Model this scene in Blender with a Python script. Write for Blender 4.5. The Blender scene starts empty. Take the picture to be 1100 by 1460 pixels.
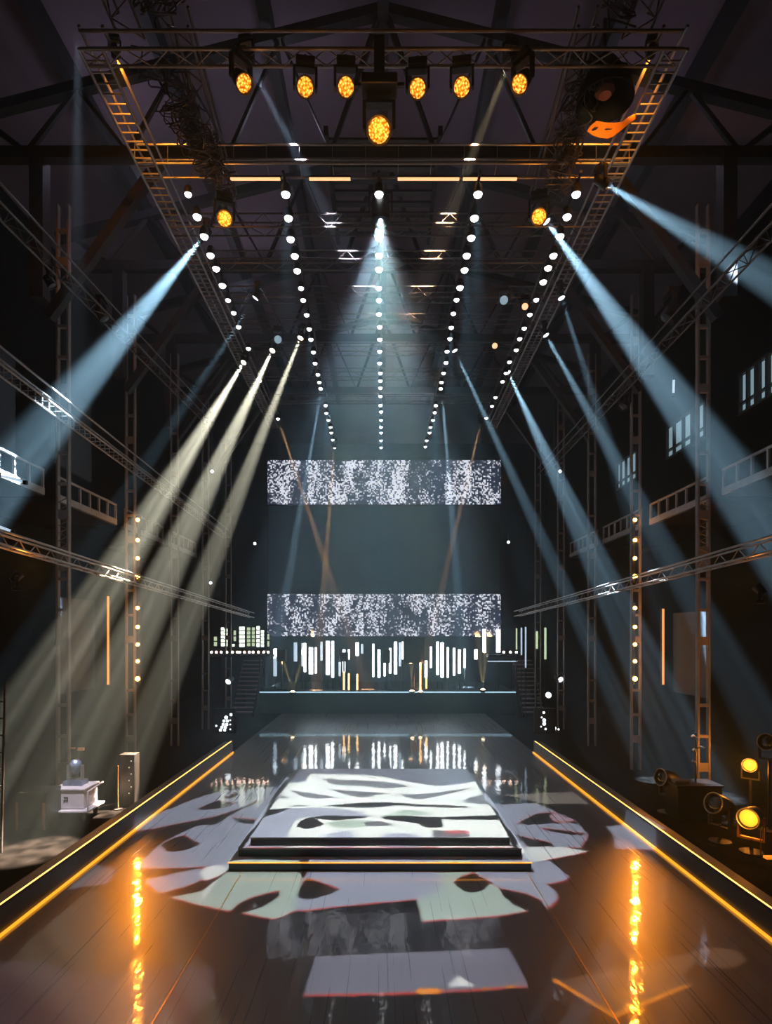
import bpy, bmesh, math, random
import numpy as np
from mathutils import Vector, Matrix, Quaternion

random.seed(7)
sc = bpy.context.scene
COL = sc.collection
F, CX, HY, CZ = 850.0, 546.0, 904.0, 4.0      # focal length in px, vanishing point, camera height
PI = math.pi


def P(x, y, d):
    """The place at depth d that the photograph shows at (x, y)."""
    return Vector(((x - CX) * d / F, d, CZ + (HY - y) * d / F))


def PZ(x, y, z):
    """The place at height z that the photograph shows at (x, y)."""
    d = F * (CZ - z) / (y - HY)
    return Vector(((x - CX) * d / F, d, z))


# ------------------------------------------------------------------ camera
cam = bpy.data.cameras.new('camera')
co = bpy.data.objects.new('camera', cam)
COL.objects.link(co)
sc.camera = co
co.location = (0, 0, CZ)
co.rotation_euler = (PI / 2, 0, 0)
cam.lens = F * 36 / 1460
cam.shift_x = 4 / 1460
cam.shift_y = 174 / 1460
cam.clip_end = 200

# ------------------------------------------------------------------ materials
MATS = {}


def mat(name, col=(.1, .1, .1), rough=.5, metal=0.0, var=.25, scale=8.0, emit=None, es=0.0, coat=0.0, sample=True, spec=.5):
    if name in MATS:
        return MATS[name]
    m = bpy.data.materials.new(name)
    m.use_nodes = True
    nt = m.node_tree
    b = nt.nodes['Principled BSDF']
    b.inputs['Roughness'].default_value = rough
    b.inputs['Metallic'].default_value = metal
    b.inputs['Coat Weight'].default_value = coat
    b.inputs['Specular IOR Level'].default_value = spec
    tc = nt.nodes.new('ShaderNodeTexCoord')
    nz = nt.nodes.new('ShaderNodeTexNoise')
    nz.inputs['Scale'].default_value = scale
    nz.inputs['Detail'].default_value = 4
    nt.links.new(tc.outputs['Object'], nz.inputs['Vector'])
    mx = nt.nodes.new('ShaderNodeMix')
    mx.data_type = 'RGBA'
    mx.inputs[6].default_value = (*[c * (1 - var) for c in col], 1)
    mx.inputs[7].default_value = (*[min(1, c * (1 + var)) for c in col], 1)
    nt.links.new(nz.outputs['Fac'], mx.inputs[0])
    nt.links.new(mx.outputs[2], b.inputs['Base Color'])
    if emit:
        b.inputs['Emission Color'].default_value = (*emit, 1)
        b.inputs['Emission Strength'].default_value = es
        if not sample:
            m.cycles.emission_sampling = 'NONE'
    MATS[name] = m
    return m


BLACK = mat('black_paint', (.012, .012, .013), .45)
SOFTBLACK = mat('black_drape', (.004, .004, .0045), .9, scale=3, spec=.1)
DARKMETAL = mat('dark_metal', (.05, .05, .055), .4, .6)
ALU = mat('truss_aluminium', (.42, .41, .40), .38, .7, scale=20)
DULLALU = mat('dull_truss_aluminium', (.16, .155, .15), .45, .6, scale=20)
STEEL = mat('column_steel', (.3, .27, .24), .5, .3, scale=6)
ROOFSTEEL = mat('roof_steel', (.02, .02, .024), .6, .2)
ROOFPANEL = mat('roof_panel', (.2, .155, .2), .85, var=.35, scale=.8)
RAIL = mat('balcony_grey', (.42, .42, .42), .6, scale=5)
WHITECASE = mat('white_case', (.62, .6, .66), .45, scale=5)
PLATFORM = mat('platform_grey', (.25, .255, .26), .35, var=.06, scale=14)
TIERBLACK = mat('platform_black', (.006, .006, .008), .35)
ORANGEPLATE = mat('orange_plate', (.95, .26, .015), .45, var=.08)
LINEGOLD = mat('seam_brass', (.5, .3, .12), .3, .9)
CABLE = mat('cable_rubber', (.07, .07, .075), .35, scale=30)
COPPER = mat('copper_grip', (.55, .28, .12), .4, .5)  # plain copper brown metal
LEDWHITE = mat('lamp_white', (.8, .8, .8), .3, emit=(.93, .97, 1), es=7, sample=False)
LEDSOFT = mat('lamp_soft_white', (.8, .8, .8), .3, emit=(.8, .93, 1), es=3.5, sample=False)
AMBER = mat('lamp_amber', (.8, .5, .2), .3, emit=(1, .40, .06), es=22)
AMBERSOFT = mat('edge_amber_glow', (.8, .5, .2), .3, emit=(1, .40, .10), es=1.1, sample=False)
WARMBAR = mat('bar_warm', (.8, .5, .2), .3, emit=(1, .55, .25), es=1.5, sample=False)
STRIP = mat('strip_gold', (.8, .5, .2), .3, emit=(1, .42, .07), es=8)
STRIPREFL = mat('strip_reflection_gold', (.8, .5, .2), .3, emit=(1, .36, .02), es=1.6)
PLATSTRIP = mat('platform_strip_gold', (.8, .5, .2), .3, emit=(1, .36, .02), es=1.3)
PINKLAMP = mat('lamp_pink_white', (.8, .7, .6), .3, emit=(1, .72, .6), es=9, sample=False)
TUBE = mat('tube_white', (.8, .8, .8), .3, emit=(.8, .92, 1), es=4.5, sample=False)
TUBEDIM = mat('tube_dim_white', (.8, .8, .8), .3, emit=(.55, .78, 1), es=.9, sample=False)
EDGE = mat('edge_strip_blue', (.8, .8, .8), .3, emit=(.4, .75, .95), es=1.1, sample=False)
PANE = mat('pane_lit', (.6, .7, .7), .3, emit=(.85, 1, .86), es=2.4, sample=False)
PANEDIM = mat('pane_dim', (.5, .6, .5), .3, emit=(.6, .8, .5), es=1.0, sample=False)
GOLDTUBE = mat('tube_gold', (.8, .6, .3), .3, emit=(1, .66, .28), es=2.6, sample=False)


def amber_lens():
    m = bpy.data.materials.new('amber_honeycomb_lens')
    m.use_nodes = True
    nt = m.node_tree
    b = nt.nodes['Principled BSDF']
    b.inputs['Base Color'].default_value = (.3, .12, .02, 1)
    tc = nt.nodes.new('ShaderNodeTexCoord')
    vo = nt.nodes.new('ShaderNodeTexVoronoi')
    vo.feature = 'F1'
    vo.inputs['Scale'].default_value = 30
    nt.links.new(tc.outputs['Object'], vo.inputs['Vector'])
    r = nt.nodes.new('ShaderNodeValToRGB')
    r.color_ramp.elements[0].position = .12
    r.color_ramp.elements[0].color = (1, .58, .16, 1)
    r.color_ramp.elements[1].position = .75
    r.color_ramp.elements[1].color = (.10, .02, .0, 1)
    e = r.color_ramp.elements.new(.42)
    e.color = (.8, .27, .02, 1)
    nt.links.new(vo.outputs['Distance'], r.inputs['Fac'])
    nt.links.new(r.outputs['Color'], b.inputs['Emission Color'])
    b.inputs['Emission Strength'].default_value = 2.6
    m.cycles.emission_sampling = 'NONE'
    return m


AMBERLENS = amber_lens()


def screen_mat(seed):
    m = bpy.data.materials.new('screen_speckle')
    m.use_nodes = True
    nt = m.node_tree
    b = nt.nodes['Principled BSDF']
    b.inputs['Base Color'].default_value = (.01, .01, .015, 1)
    L = nt.links.new
    tc = nt.nodes.new('ShaderNodeTexCoord')
    wn = nt.nodes.new('ShaderNodeTexWhiteNoise')
    wn.noise_dimensions = '2D'
    sn = nt.nodes.new('ShaderNodeVectorMath')
    sn.operation = 'SNAP'
    sn.inputs[1].default_value = (.07, 1, .07)
    L(tc.outputs['Object'], sn.inputs[0])
    sep = nt.nodes.new('ShaderNodeSeparateXYZ')
    L(sn.outputs[0], sep.inputs[0])
    cb = nt.nodes.new('ShaderNodeCombineXYZ')
    L(sep.outputs['X'], cb.inputs[0])
    L(sep.outputs['Z'], cb.inputs[1])
    L(cb.outputs[0], wn.inputs['Vector'])
    # slanting drifts of brighter speckle
    mp = nt.nodes.new('ShaderNodeMapping')
    mp.inputs['Rotation'].default_value = (0, math.radians(28), 0)
    mp.inputs['Scale'].default_value = (.95, 1, .30)
    mp.inputs['Location'].default_value = (seed, 0, seed * .37)
    L(tc.outputs['Object'], mp.inputs['Vector'])
    nz = nt.nodes.new('ShaderNodeTexNoise')
    nz.inputs['Scale'].default_value = 1.15
    nz.inputs['Detail'].default_value = 3
    nz.inputs['Distortion'].default_value = .7
    L(mp.outputs[0], nz.inputs['Vector'])
    mr = nt.nodes.new('ShaderNodeMapRange')
    mr.inputs['From Min'].default_value = .40
    mr.inputs['From Max'].default_value = .66
    mr.inputs['To Min'].default_value = .86
    mr.inputs['To Max'].default_value = .20
    L(nz.outputs['Fac'], mr.inputs['Value'])
    sub = nt.nodes.new('ShaderNodeMath')
    sub.operation = 'SUBTRACT'
    L(wn.outputs['Value'], sub.inputs[0])
    L(mr.outputs[0], sub.inputs[1])
    st = nt.nodes.new('ShaderNodeMapRange')
    st.inputs['From Min'].default_value = 0
    st.inputs['From Max'].default_value = .25
    L(sub.outputs[0], st.inputs['Value'])
    mx = nt.nodes.new('ShaderNodeMix')
    mx.data_type = 'RGBA'
    mx.inputs[6].default_value = (.022, .032, .06, 1)
    mx.inputs[7].default_value = (.78, .86, 1, 1)
    L(st.outputs[0], mx.inputs[0])
    L(mx.outputs[2], b.inputs['Emission Color'])
    b.inputs['Emission Strength'].default_value = 1.15
    return m


def floor_mat():
    m = bpy.data.materials.new('stage_floor_gloss')
    m.use_nodes = True
    nt = m.node_tree
    L = nt.links.new
    b = nt.nodes['Principled BSDF']
    tc = nt.nodes.new('ShaderNodeTexCoord')
    # fine scuffs drawn out along the runway
    mp = nt.nodes.new('ShaderNodeMapping')
    mp.inputs['Scale'].default_value = (22, .22, 1)
    L(tc.outputs['Object'], mp.inputs['Vector'])
    nz = nt.nodes.new('ShaderNodeTexNoise')
    nz.inputs['Scale'].default_value = 1
    nz.inputs['Detail'].default_value = 5
    L(mp.outputs[0], nz.inputs['Vector'])
    rr = nt.nodes.new('ShaderNodeMapRange')
    rr.inputs['From Min'].default_value = .3
    rr.inputs['From Max'].default_value = .7
    rr.inputs['To Min'].default_value = .24
    rr.inputs['To Max'].default_value = .46
    L(nz.outputs['Fac'], rr.inputs['Value'])
    L(rr.outputs[0], b.inputs['Roughness'])
    mx = nt.nodes.new('ShaderNodeMix')
    mx.data_type = 'RGBA'
    mx.inputs[6].default_value = (.18, .18, .19, 1)
    mx.inputs[7].default_value = (.245, .245, .26, 1)
    L(nz.outputs['Fac'], mx.inputs[0])
    L(mx.outputs[2], b.inputs['Base Color'])
    b.inputs['Specular IOR Level'].default_value = .9
    b.inputs['Coat Weight'].default_value = 1
    b.inputs['Coat Roughness'].default_value = .052
    b.inputs['Coat IOR'].default_value = 1.75
    # slight waviness of the sheet
    mp2 = nt.nodes.new('ShaderNodeMapping')
    mp2.inputs['Scale'].default_value = (3.0, 1.4, 1)
    L(tc.outputs['Object'], mp2.inputs['Vector'])
    n2 = nt.nodes.new('ShaderNodeTexNoise')
    n2.inputs['Scale'].default_value = 2.2
    n2.inputs['Detail'].default_value = 2
    L(mp2.outputs[0], n2.inputs['Vector'])
    bp = nt.nodes.new('ShaderNodeBump')
    bp.inputs['Strength'].default_value = .045
    bp.inputs['Distance'].default_value = .05
    L(n2.outputs['Fac'], bp.inputs['Height'])
    L(bp.outputs[0], b.inputs['Coat Normal'])
    return m


# ------------------------------------------------------------------ mesh building
class MB:
    def __init__(self):
        self.bm = bmesh.new()

    def box(self, c, s, q=None):
        c = Vector(c)
        vs = []
        for x in (-.5, .5):
            for y in (-.5, .5):
                for z in (-.5, .5):
                    p = Vector((x * s[0], y * s[1], z * s[2]))
                    if q:
                        p = q @ p
                    vs.append(self.bm.verts.new(c + p))
        for f in ((0, 1, 3, 2), (4, 6, 7, 5), (0, 4, 5, 1), (2, 3, 7, 6), (0, 2, 6, 4), (1, 5, 7, 3)):
            self.bm.faces.new([vs[i] for i in f])
        return self

    def tube(self, pts, r, n=8, closed=False):
        """One continuous tube through the points."""
        pts = [Vector(p) for p in pts]
        rings = []
        k = len(pts)
        ref = None
        for i, p in enumerate(pts):
            if closed:
                t = (pts[(i + 1) % k] - pts[i - 1]).normalized()
            else:
                t = (pts[min(i + 1, k - 1)] - pts[max(i - 1, 0)])
                t = t.normalized() if t.length > 1e-9 else Vector((0, 0, 1))
            if ref is None:
                ref = Vector((0, 0, 1)) if abs(t.z) < .9 else Vector((1, 0, 0))
            a = t.cross(ref)
            if a.length < 1e-4:
                a = t.cross(Vector((1, 0, 0)) if abs(t.x) < .9 else Vector((0, 1, 0)))
            a.normalize()
            bq = t.cross(a).normalized()
            ref = (-bq if a.cross(t).dot(ref) < 0 else a.cross(t)).normalized()
            rad = r[i] if isinstance(r, (list, tuple)) else r
            rings.append([self.bm.verts.new(p + (a * math.cos(2 * PI * j / n) + bq * math.sin(2 * PI * j / n)) * rad) for j in range(n)])
        for i in range(k if closed else k - 1):
            A, B = rings[i], rings[(i + 1) % k]
            for j in range(n):
                self.bm.faces.new((A[j], A[(j + 1) % n], B[(j + 1) % n], B[j]))
        if not closed:
            self.bm.faces.new(rings[0][::-1])
            self.bm.faces.new(rings[-1])
        return self

    def lathe(self, prof, q=None, c=(0, 0, 0), n=24):
        """prof: (along axis, radius); the axis is local +Z turned by q."""
        c = Vector(c)
        q = q or Quaternion()
        rings = []
        for h, r in prof:
            if r < 1e-6:
                rings.append([self.bm.verts.new(c + q @ Vector((0, 0, h)))])
            else:
                rings.append([self.bm.verts.new(c + q @ Vector((r * math.cos(2 * PI * j / n), r * math.sin(2 * PI * j / n), h))) for j in range(n)])
        for A, B in zip(rings, rings[1:]):
            for j in range(n):
                a0, a1 = A[j % len(A)], A[(j + 1) % len(A)]
                b0, b1 = B[j % len(B)], B[(j + 1) % len(B)]
                f = [a0]
                for v in (a1, b1, b0):
                    if v not in f:
                        f.append(v)
                if len(f) > 2:
                    try:
                        self.bm.faces.new(f)
                    except ValueError:
                        pass
        return self

    def prism(self, poly, depth, q=None, c=(0, 0, 0)):
        """poly in local XZ, thickness along local Y (centred)."""
        c = Vector(c)
        q = q or Quaternion()
        A = [self.bm.verts.new(c + q @ Vector((x, -depth / 2, z))) for x, z in poly]
        B = [self.bm.verts.new(c + q @ Vector((x, depth / 2, z))) for x, z in poly]
        self.bm.faces.new(A)
        self.bm.faces.new(B[::-1])
        k = len(poly)
        for i in range(k):
            self.bm.faces.new((A[i], B[i], B[(i + 1) % k], A[(i + 1) % k]))
        return self

    def build(self, name, m, parent=None, bevel=0, smooth=False, loc=None):
        bm = self.bm
        bmesh.ops.recalc_face_normals(bm, faces=bm.faces[:])
        if bevel:
            bmesh.ops.bevel(bm, geom=[e for e in bm.edges if len(e.link_faces) == 2 and e.calc_face_angle(0) > .6], offset=bevel, segments=2, affect='EDGES', profile=.5)
        off = Vector((0, 0, 0))
        if parent is None and loc is not None:
            off = Vector(loc)
            bmesh.ops.translate(bm, verts=bm.verts[:], vec=-off)
        me = bpy.data.meshes.new(name)
        bm.to_mesh(me)
        bm.free()
        me.materials.append(m)
        if smooth:
            for p in me.polygons:
                p.use_smooth = True
            try:
                me.set_sharp_from_angle(angle=math.radians(40))
            except Exception:
                pass
        o = bpy.data.objects.new(name, me)
        COL.objects.link(o)
        if parent is not None:
            o.parent = parent
        else:
            o.location = off
        return o


def thing(name, loc, label, cat, group=None):
    o = bpy.data.objects.new(name, None)
    COL.objects.link(o)
    o.location = loc
    o.empty_display_size = .1
    o['label'] = label
    o['category'] = cat
    if group:
        o['group'] = group
    return o


def tag(o, label, cat, group=None, kind=None):
    o['label'] = label
    o['category'] = cat
    if group:
        o['group'] = group
    if kind:
        o['kind'] = kind
    return o


def struct(o, label=None, cat=None):
    o['kind'] = 'structure'
    if label:
        o['label'] = label
    if cat:
        o['category'] = cat
    return o


def copy_tree(src, loc, label, rot=None):
    r = src.copy()
    COL.objects.link(r)
    r.location = loc
    if rot is not None:
        r.rotation_euler = rot
    r['label'] = label
    for ch in src.children:
        c = ch.copy()
        COL.objects.link(c)
        c.parent = r
        for g in ch.children:
            d = g.copy()
            COL.objects.link(d)
            d.parent = c
    return r


ORD = ['nearest', 'second', 'third', 'fourth', 'fifth', 'sixth', 'seventh', 'eighth', 'ninth', 'tenth', 'eleventh', 'twelfth', 'thirteenth',
       'fourteenth', 'fifteenth', 'sixteenth', 'seventeenth', 'eighteenth', 'nineteenth', 'twentieth', 'twenty-first', 'twenty-second', 'twenty-third', 'twenty-fourth']


def nth(i):
    return ORD[i] if i == 0 else ORD[i] + ' nearest'


def aim(a, b):
    return (Vector(b) - Vector(a)).to_track_quat('Z', 'Y')


# ------------------------------------------------------------------ haze and light
w = bpy.data.worlds.new('hall_air')
sc.world = w
w.use_nodes = True
wn = w.node_tree
wn.nodes['Background'].inputs[0].default_value = (.5, .6, .8, 1)
wn.nodes['Background'].inputs[1].default_value = 0.0
vs = wn.nodes.new('ShaderNodeVolumeScatter')
vs.inputs['Density'].default_value = .0085
vs.inputs['Color'].default_value = (.60, .87, 1, 1)
vs.inputs['Anisotropy'].default_value = .3
wn.links.new(vs.outputs[0], wn.nodes['World Output'].inputs['Volume'])


def spot(a, b, col, power, deg, blend=.5, size=.04):
    l = bpy.data.lights.new('beam', 'SPOT')
    l.energy = power
    l.color = col
    l.spot_size = math.radians(deg)
    l.spot_blend = blend
    l.shadow_soft_size = size
    o = bpy.data.objects.new('beam', l)
    COL.objects.link(o)
    o.location = a
    o.rotation_euler = (Vector(b) - Vector(a)).to_track_quat('-Z', 'Y').to_euler()
    return o


def point(a, col, power, size=.06):
    l = bpy.data.lights.new('glow', 'POINT')
    l.energy = power
    l.color = col
    l.shadow_soft_size = size
    o = bpy.data.objects.new('glow', l)
    COL.objects.link(o)
    o.location = a
    return o


BLUE = (.66, .84, 1)
CREAM = (1, .70, .48)
ORANGE = (1, .42, .18)
AMB = (1, .32, .03)

# ------------------------------------------------------------------ the hall
FLOORMAT = floor_mat()
struct(MB().box((0, 20, -.15), (10.2, 48, .3)).build('floor', FLOORMAT))
SIDEFLOOR = mat('side_floor', (.0018, .0018, .002), .9, scale=2, spec=.06)
for s in (-1, 1):
    struct(MB().box((s * 9.05, 20, -.15), (7.9, 48, .3)).build('floor', SIDEFLOOR))
struct(MB().box((-12.2, 20, 9), (.4, 48, 18.6)).build('wall_left', SOFTBLACK))
struct(MB().box((12.2, 20, 9), (.4, 48, 18.6)).build('wall_right', SOFTBLACK))
struct(MB().box((0, 44.2, 9), (24, .4, 18.6)).build('wall_back', SOFTBLACK))
struct(MB().box((0, 20, 18.2), (24.8, 48, .3)).build('ceiling', ROOFPANEL))
for k, x in enumerate((-2.37, 2.42)):
    struct(MB().box((x, 7.0, .002), (.016, 10, .006)).build('trim_%d' % (k + 1), LINEGOLD))

# roof steelwork: pitched trusses across, purlins along
for i, d in enumerate((13.2, 17.2, 21.4, 26.0)):
    t = thing('roof_truss', (0, d, 14.6), 'dark pitched steel roof truss above the lighting rig, %s to the camera' % nth(i), 'roof truss', 'roof trusses')
    MB().box((0, 0, 0), (19, .22, .26)).build('bottom_chord', ROOFSTEEL, t)
    for s in (-1, 1):
        a, b = Vector((s * 9.4, 0, .8)), Vector((0, 0, 3.2))
        MB().box((a + b) / 2, (.22, .22, (b - a).length), aim(a, b)).build('rafter', ROOFSTEEL, t)
        zz = []
        for k in range(9):
            x = s * (9 - k * 1.12)
            zz.append((x, 0, .05 if k % 2 else .8 + (9.4 - abs(x)) * 2.4 / 9.4))
        MB().tube(zz, .085, 6).build('web_brace', ROOFSTEEL, t)
        a, b = Vector((s * 7.4, 0, -3.6)), Vector((s * 4.9, 0, -.1))
        MB().box((a + b) / 2, (.2, .2, (b - a).length), aim(a, b)).build('knee_brace', ROOFSTEEL, t)
        MB().box((s * 7.6, 0, -1.6), (.3, .3, 3.2)).build('strut', ROOFSTEEL, t)
for i, x in enumerate((-7.6, -5.2, -2.6, 0, 2.6, 5.2, 7.6)):
    tag(MB().box((x, 20, 17.75 - abs(x) * .02), (.24, 30, .5)).build('roof_purlin', ROOFSTEEL, None, loc=(x, 20, 17.5)),
        'dark steel purlin running along the roof, %s from the left wall' % ['first', 'second', 'third', 'fourth', 'fifth', 'sixth', 'seventh'][i], 'purlin', 'roof purlins')
t = thing('roof_walkway', (0, 15.4, 15.4), 'dark slatted walkway hung under the roof behind the large centre lamp', 'walkway')
for k in range(9):
    MB().box((0, -1.6 + k * .4, 0), (2.6, .16, .06)).build('slat', DARKMETAL, t)
for s in (-1, 1):
    MB().box((s * 1.3, 0, 0), (.1, 3.8, .22)).build('side_beam', ROOFSTEEL, t)

# lattice columns along both walls
COLD = (13.9, 17.6, 21.3, 25.0, 28.7)
for s, sn in ((-1, 'left'), (1, 'right')):
    for i, d in enumerate(COLD):
        t = thing('lattice_column', (s * 7.45, d, 0), 'tall lattice steel column on the %s side, %s to the camera' % (sn, nth(i)), 'column', 'lattice columns on the %s' % sn)
        for k in (-1, 1):
            MB().box((k * .125, 0, 7), (.05, .12, 14)).build('chord', STEEL, t, bevel=.008)
        z = .9
        k = 0
        while z < 13.8:
            MB().box((0, -.005, z), (.2, .09, .07 if k % 3 else .2)).build('batten_plate', STEEL, t)
            z += (.72, .72, 1.5)[k % 3]
            k += 1
        if i == 0:
            a = [(-.1, -.03, 5.9 + .09 * j) if j % 2 else (.1, -.03, 5.9 + .09 * j) for j in range(15)]
            MB().tube(a, .018, 6).build('lacing', STEEL, t)
            MB().box((0, .0, 5.75), (.2, .07, .55)).build('gusset_plate', STEEL, t)

# balconies: one per bay
BAYS = ((10.4, 13.6), (14.2, 17.3), (17.9, 21.0), (21.6, 24.7))
for s, sn in ((-1, 'left'), (1, 'right')):
    for i, (a, b) in enumerate(BAYS):
        t = thing('balcony', (s * 7.75, (a + b) / 2, 7.25), 'grey steel balcony with open front rail on the %s side, %s to the camera' % (sn, nth(i)), 'balcony', 'balconies on the %s' % sn)
        h = (b - a) / 2
        MB().box((s * 1.2, 0, -.06), (2.4, h * 2, .1)).build('deck', BLACK, t)
        MB().box((0, 0, 0), (.07, h * 2, .16)).build('front_beam', RAIL, t)
        MB().tube([(0, -h, .5), (0, h, .5)], .035, 8).build('handrail', RAIL, t)
        for k in range(7):
            MB().box((0, -h + .03 + k * (2 * h - .06) / 6, .29), (.05, .06, .44)).build('baluster', RAIL, t)
# lit windows high on the right
WPANE = mat('window_pane_lit', (.2, .3, .35), .2, emit=(.50, .78, .92), es=.4, var=.5, scale=2.5, sample=False)
for i, (a, b) in enumerate(((12.0, 13.35), (14.8, 16.8), (18.75, 20.4))):
    fr = struct(MB().box((8.02, (a + b) / 2, 8.92), (.12, b - a + .1, .06)).box((8.02, (a + b) / 2, 9.80), (.12, b - a + .1, .06)).build('window_%d' % (i + 1), BLACK))
    MB().box((8.05, (a + b) / 2, 9.36), (.03, b - a, .84)).build('pane', WPANE, fr)
    n = 4
    for k in range(n + 1):
        y = a + (b - a) * (k + (.18 if 0 < k < n else 0)) / n
        MB().box((8.0, y, 9.36), (.08, (.05, .09, .16, .06, .05)[(k + i) % 5], .84)).build('mullion', BLACK, fr)
    MB().box((8.0, (a + b) / 2, 9.14), (.07, b - a, .05)).build('transom', BLACK, fr)
# pale wall panels deep in the bays
PANELBLUE = mat('bay_panel_blue_grey', (.03, .045, .06), .6, var=.2, scale=1.5)
for k, (s, a, b, z0, z1) in enumerate(((-1, 15.2, 17.1, 2.45, 4.95), (1, 15.2, 17.0, 2.35, 4.6), (-1, 15.0, 16.9, 8.3, 10.4), (-1, 11.6, 13.4, 8.0, 10.2))):
    tag(MB().box((s * 8.3, (a + b) / 2, (z0 + z1) / 2), (.08, b - a, z1 - z0)).build('wall_panel', PANELBLUE, None, bevel=.01, loc=(s * 8.3, (a + b) / 2, z0)),
        ('blue grey panel in the lower left bay beside the edge with amber light built in', 'blue grey panel in the lower right bay beside the edge with amber light built in',
         'grey panel in the left bay above the balcony rails behind the first column', 'grey panel above the nearest left balcony')[k], 'panel')
for s, sn, x, y0, y1 in ((-1, 'left', 154, 850, 976), (1, 'right', 945, 868, 976)):
    d = 17.0
    a, b = P(x, y0, d), P(x, y1, d)
    t = thing('light_tube', b, 'thin upright edge with amber light built in between the columns on the %s side' % sn, 'light tube', 'upright edges with built-in amber light')
    MB().tube([(0, 0, 0), (0, 0, (a - b).z)], .032, 8).build('tube', AMBERSOFT, t)  # glowing rod stands in for an edge lit amber, no lamp here
    MB().box((0, .05, (a - b).z / 2), (.1, .04, (a - b).z + .1)).build('backing', BLACK, t)

# ------------------------------------------------------------------ trusses
def truss(name, a, b, size, label, cat, group, m=ALU, r=.025, step=None, square=False, faces=('bottom', 'front'), up=Vector((0, 0, 1))):
    """Box truss: a-b is the near bottom chord; size spans sideways and up."""
    a, b = Vector(a), Vector(b)
    t = thing(name, a, label, cat, group)
    ax = (b - a)
    L = ax.length
    ax = ax.normalized()
    side = up.cross(ax).normalized()
    if side.y < -.5 or (abs(side.y) <= .5 and side.x * a.x > 0):
        side = -side
    off = [Vector((0, 0, 0)), side * size, up * size, side * size + up * size]
    for o in off:
        MB().tube([o, o + ax * L], r, 8).build('chord', m, t)
    step = step or size
    n = max(2, int(L / step))
    st = L / n
    F4 = {'bottom': (0, 1), 'front': (0, 2), 'back': (1, 3), 'top': (2, 3)}
    for f in faces:
        i, j = F4[f]
        pts = []
        for k in range(n + 1):
            p = ax * (st * k)
            if square:
                pr = [off[i] + p, off[j] + p]
                pts += pr if k % 2 == 0 else pr[::-1]
            else:
                pts.append((off[i] if k % 2 == 0 else off[j]) + p)
        MB().tube(pts, r * .55, 6).build('lacing', m, t)
    return t


RIGZ = 13.0
for s, sn in ((-1, 'left'), (1, 'right')):
    truss('side_truss', (s * 4.68, 9.17, RIGZ), (s * 4.95, 26, RIGZ), .36, 'long ladder truss forming the %s edge of the hanging lighting frame' % sn, 'truss', 'side trusses', step=.19, square=True, faces=('bottom',), r=.028)
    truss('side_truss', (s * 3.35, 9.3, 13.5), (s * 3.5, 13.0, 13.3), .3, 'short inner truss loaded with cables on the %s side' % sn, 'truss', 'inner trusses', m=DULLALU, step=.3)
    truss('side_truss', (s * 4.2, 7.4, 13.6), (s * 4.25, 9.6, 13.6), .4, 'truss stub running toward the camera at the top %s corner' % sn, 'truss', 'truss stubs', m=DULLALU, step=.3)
truss('cross_truss', (-4.68, 9.17, RIGZ), (4.62, 9.17, RIGZ), .28, 'front cross truss of the lighting frame carrying a row of amber heads', 'truss', 'cross trusses', step=.34, faces=('bottom', 'back'))
truss('cross_truss', (-4.75, 11.4, RIGZ), (4.7, 11.4, RIGZ), .36, 'second cross truss with amber bars beneath it', 'truss', 'cross trusses', step=.62, square=True, faces=('bottom', 'front'), r=.022)
for i, d in enumerate((13.4, 14.7, 16.2, 17.6, 19.3, 21.2, 23.4)):
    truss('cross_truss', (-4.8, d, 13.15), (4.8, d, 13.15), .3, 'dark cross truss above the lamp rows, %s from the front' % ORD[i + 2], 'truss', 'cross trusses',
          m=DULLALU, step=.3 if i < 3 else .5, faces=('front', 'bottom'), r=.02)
# catwalk rails along the walls
truss('catwalk_truss', (-6.5, 9.4, 5.5), (-6.5, 29, 4.8), .22, 'lower catwalk truss along the left wall with amber light along its edge', 'truss', 'catwalk trusses', step=.25, faces=('front', 'bottom'), r=.022)
truss('catwalk_truss', (-7.0, 10.0, 8.75), (-7.0, 26, 8.2), .3, 'upper catwalk truss along the left wall with bright white edges', 'truss', 'catwalk trusses', step=.25, square=True, faces=('front', 'bottom'), r=.022)
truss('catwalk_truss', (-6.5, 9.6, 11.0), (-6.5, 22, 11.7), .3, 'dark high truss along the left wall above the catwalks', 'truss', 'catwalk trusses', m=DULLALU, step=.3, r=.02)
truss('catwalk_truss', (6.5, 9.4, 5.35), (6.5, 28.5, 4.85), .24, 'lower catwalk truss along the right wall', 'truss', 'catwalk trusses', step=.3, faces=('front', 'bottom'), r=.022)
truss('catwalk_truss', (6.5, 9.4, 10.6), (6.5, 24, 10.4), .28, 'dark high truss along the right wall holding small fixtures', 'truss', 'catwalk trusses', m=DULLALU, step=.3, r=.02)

# amber bars under the second cross truss
for i, (x0, x1) in enumerate(((328, 400), (440, 500), (566, 655), (659, 737))):
    a, b = P(x0, 255.5, 11.72), P(x1, 255.5, 11.72)
    c = (a + b) / 2
    t = thing('light_bar', c, 'slim amber light bar under the second cross truss, %s from the left' % ['first', 'second', 'third', 'fourth'][i], 'light bar', 'amber bars')
    MB().box((0, 0, .035), ((b - a).x, .06, .04)).build('housing', BLACK, t)
    MB().box((0, -.005, 0), ((b - a).x - .02, .05, .03)).build('diffuser', WARMBAR, t)

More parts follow.
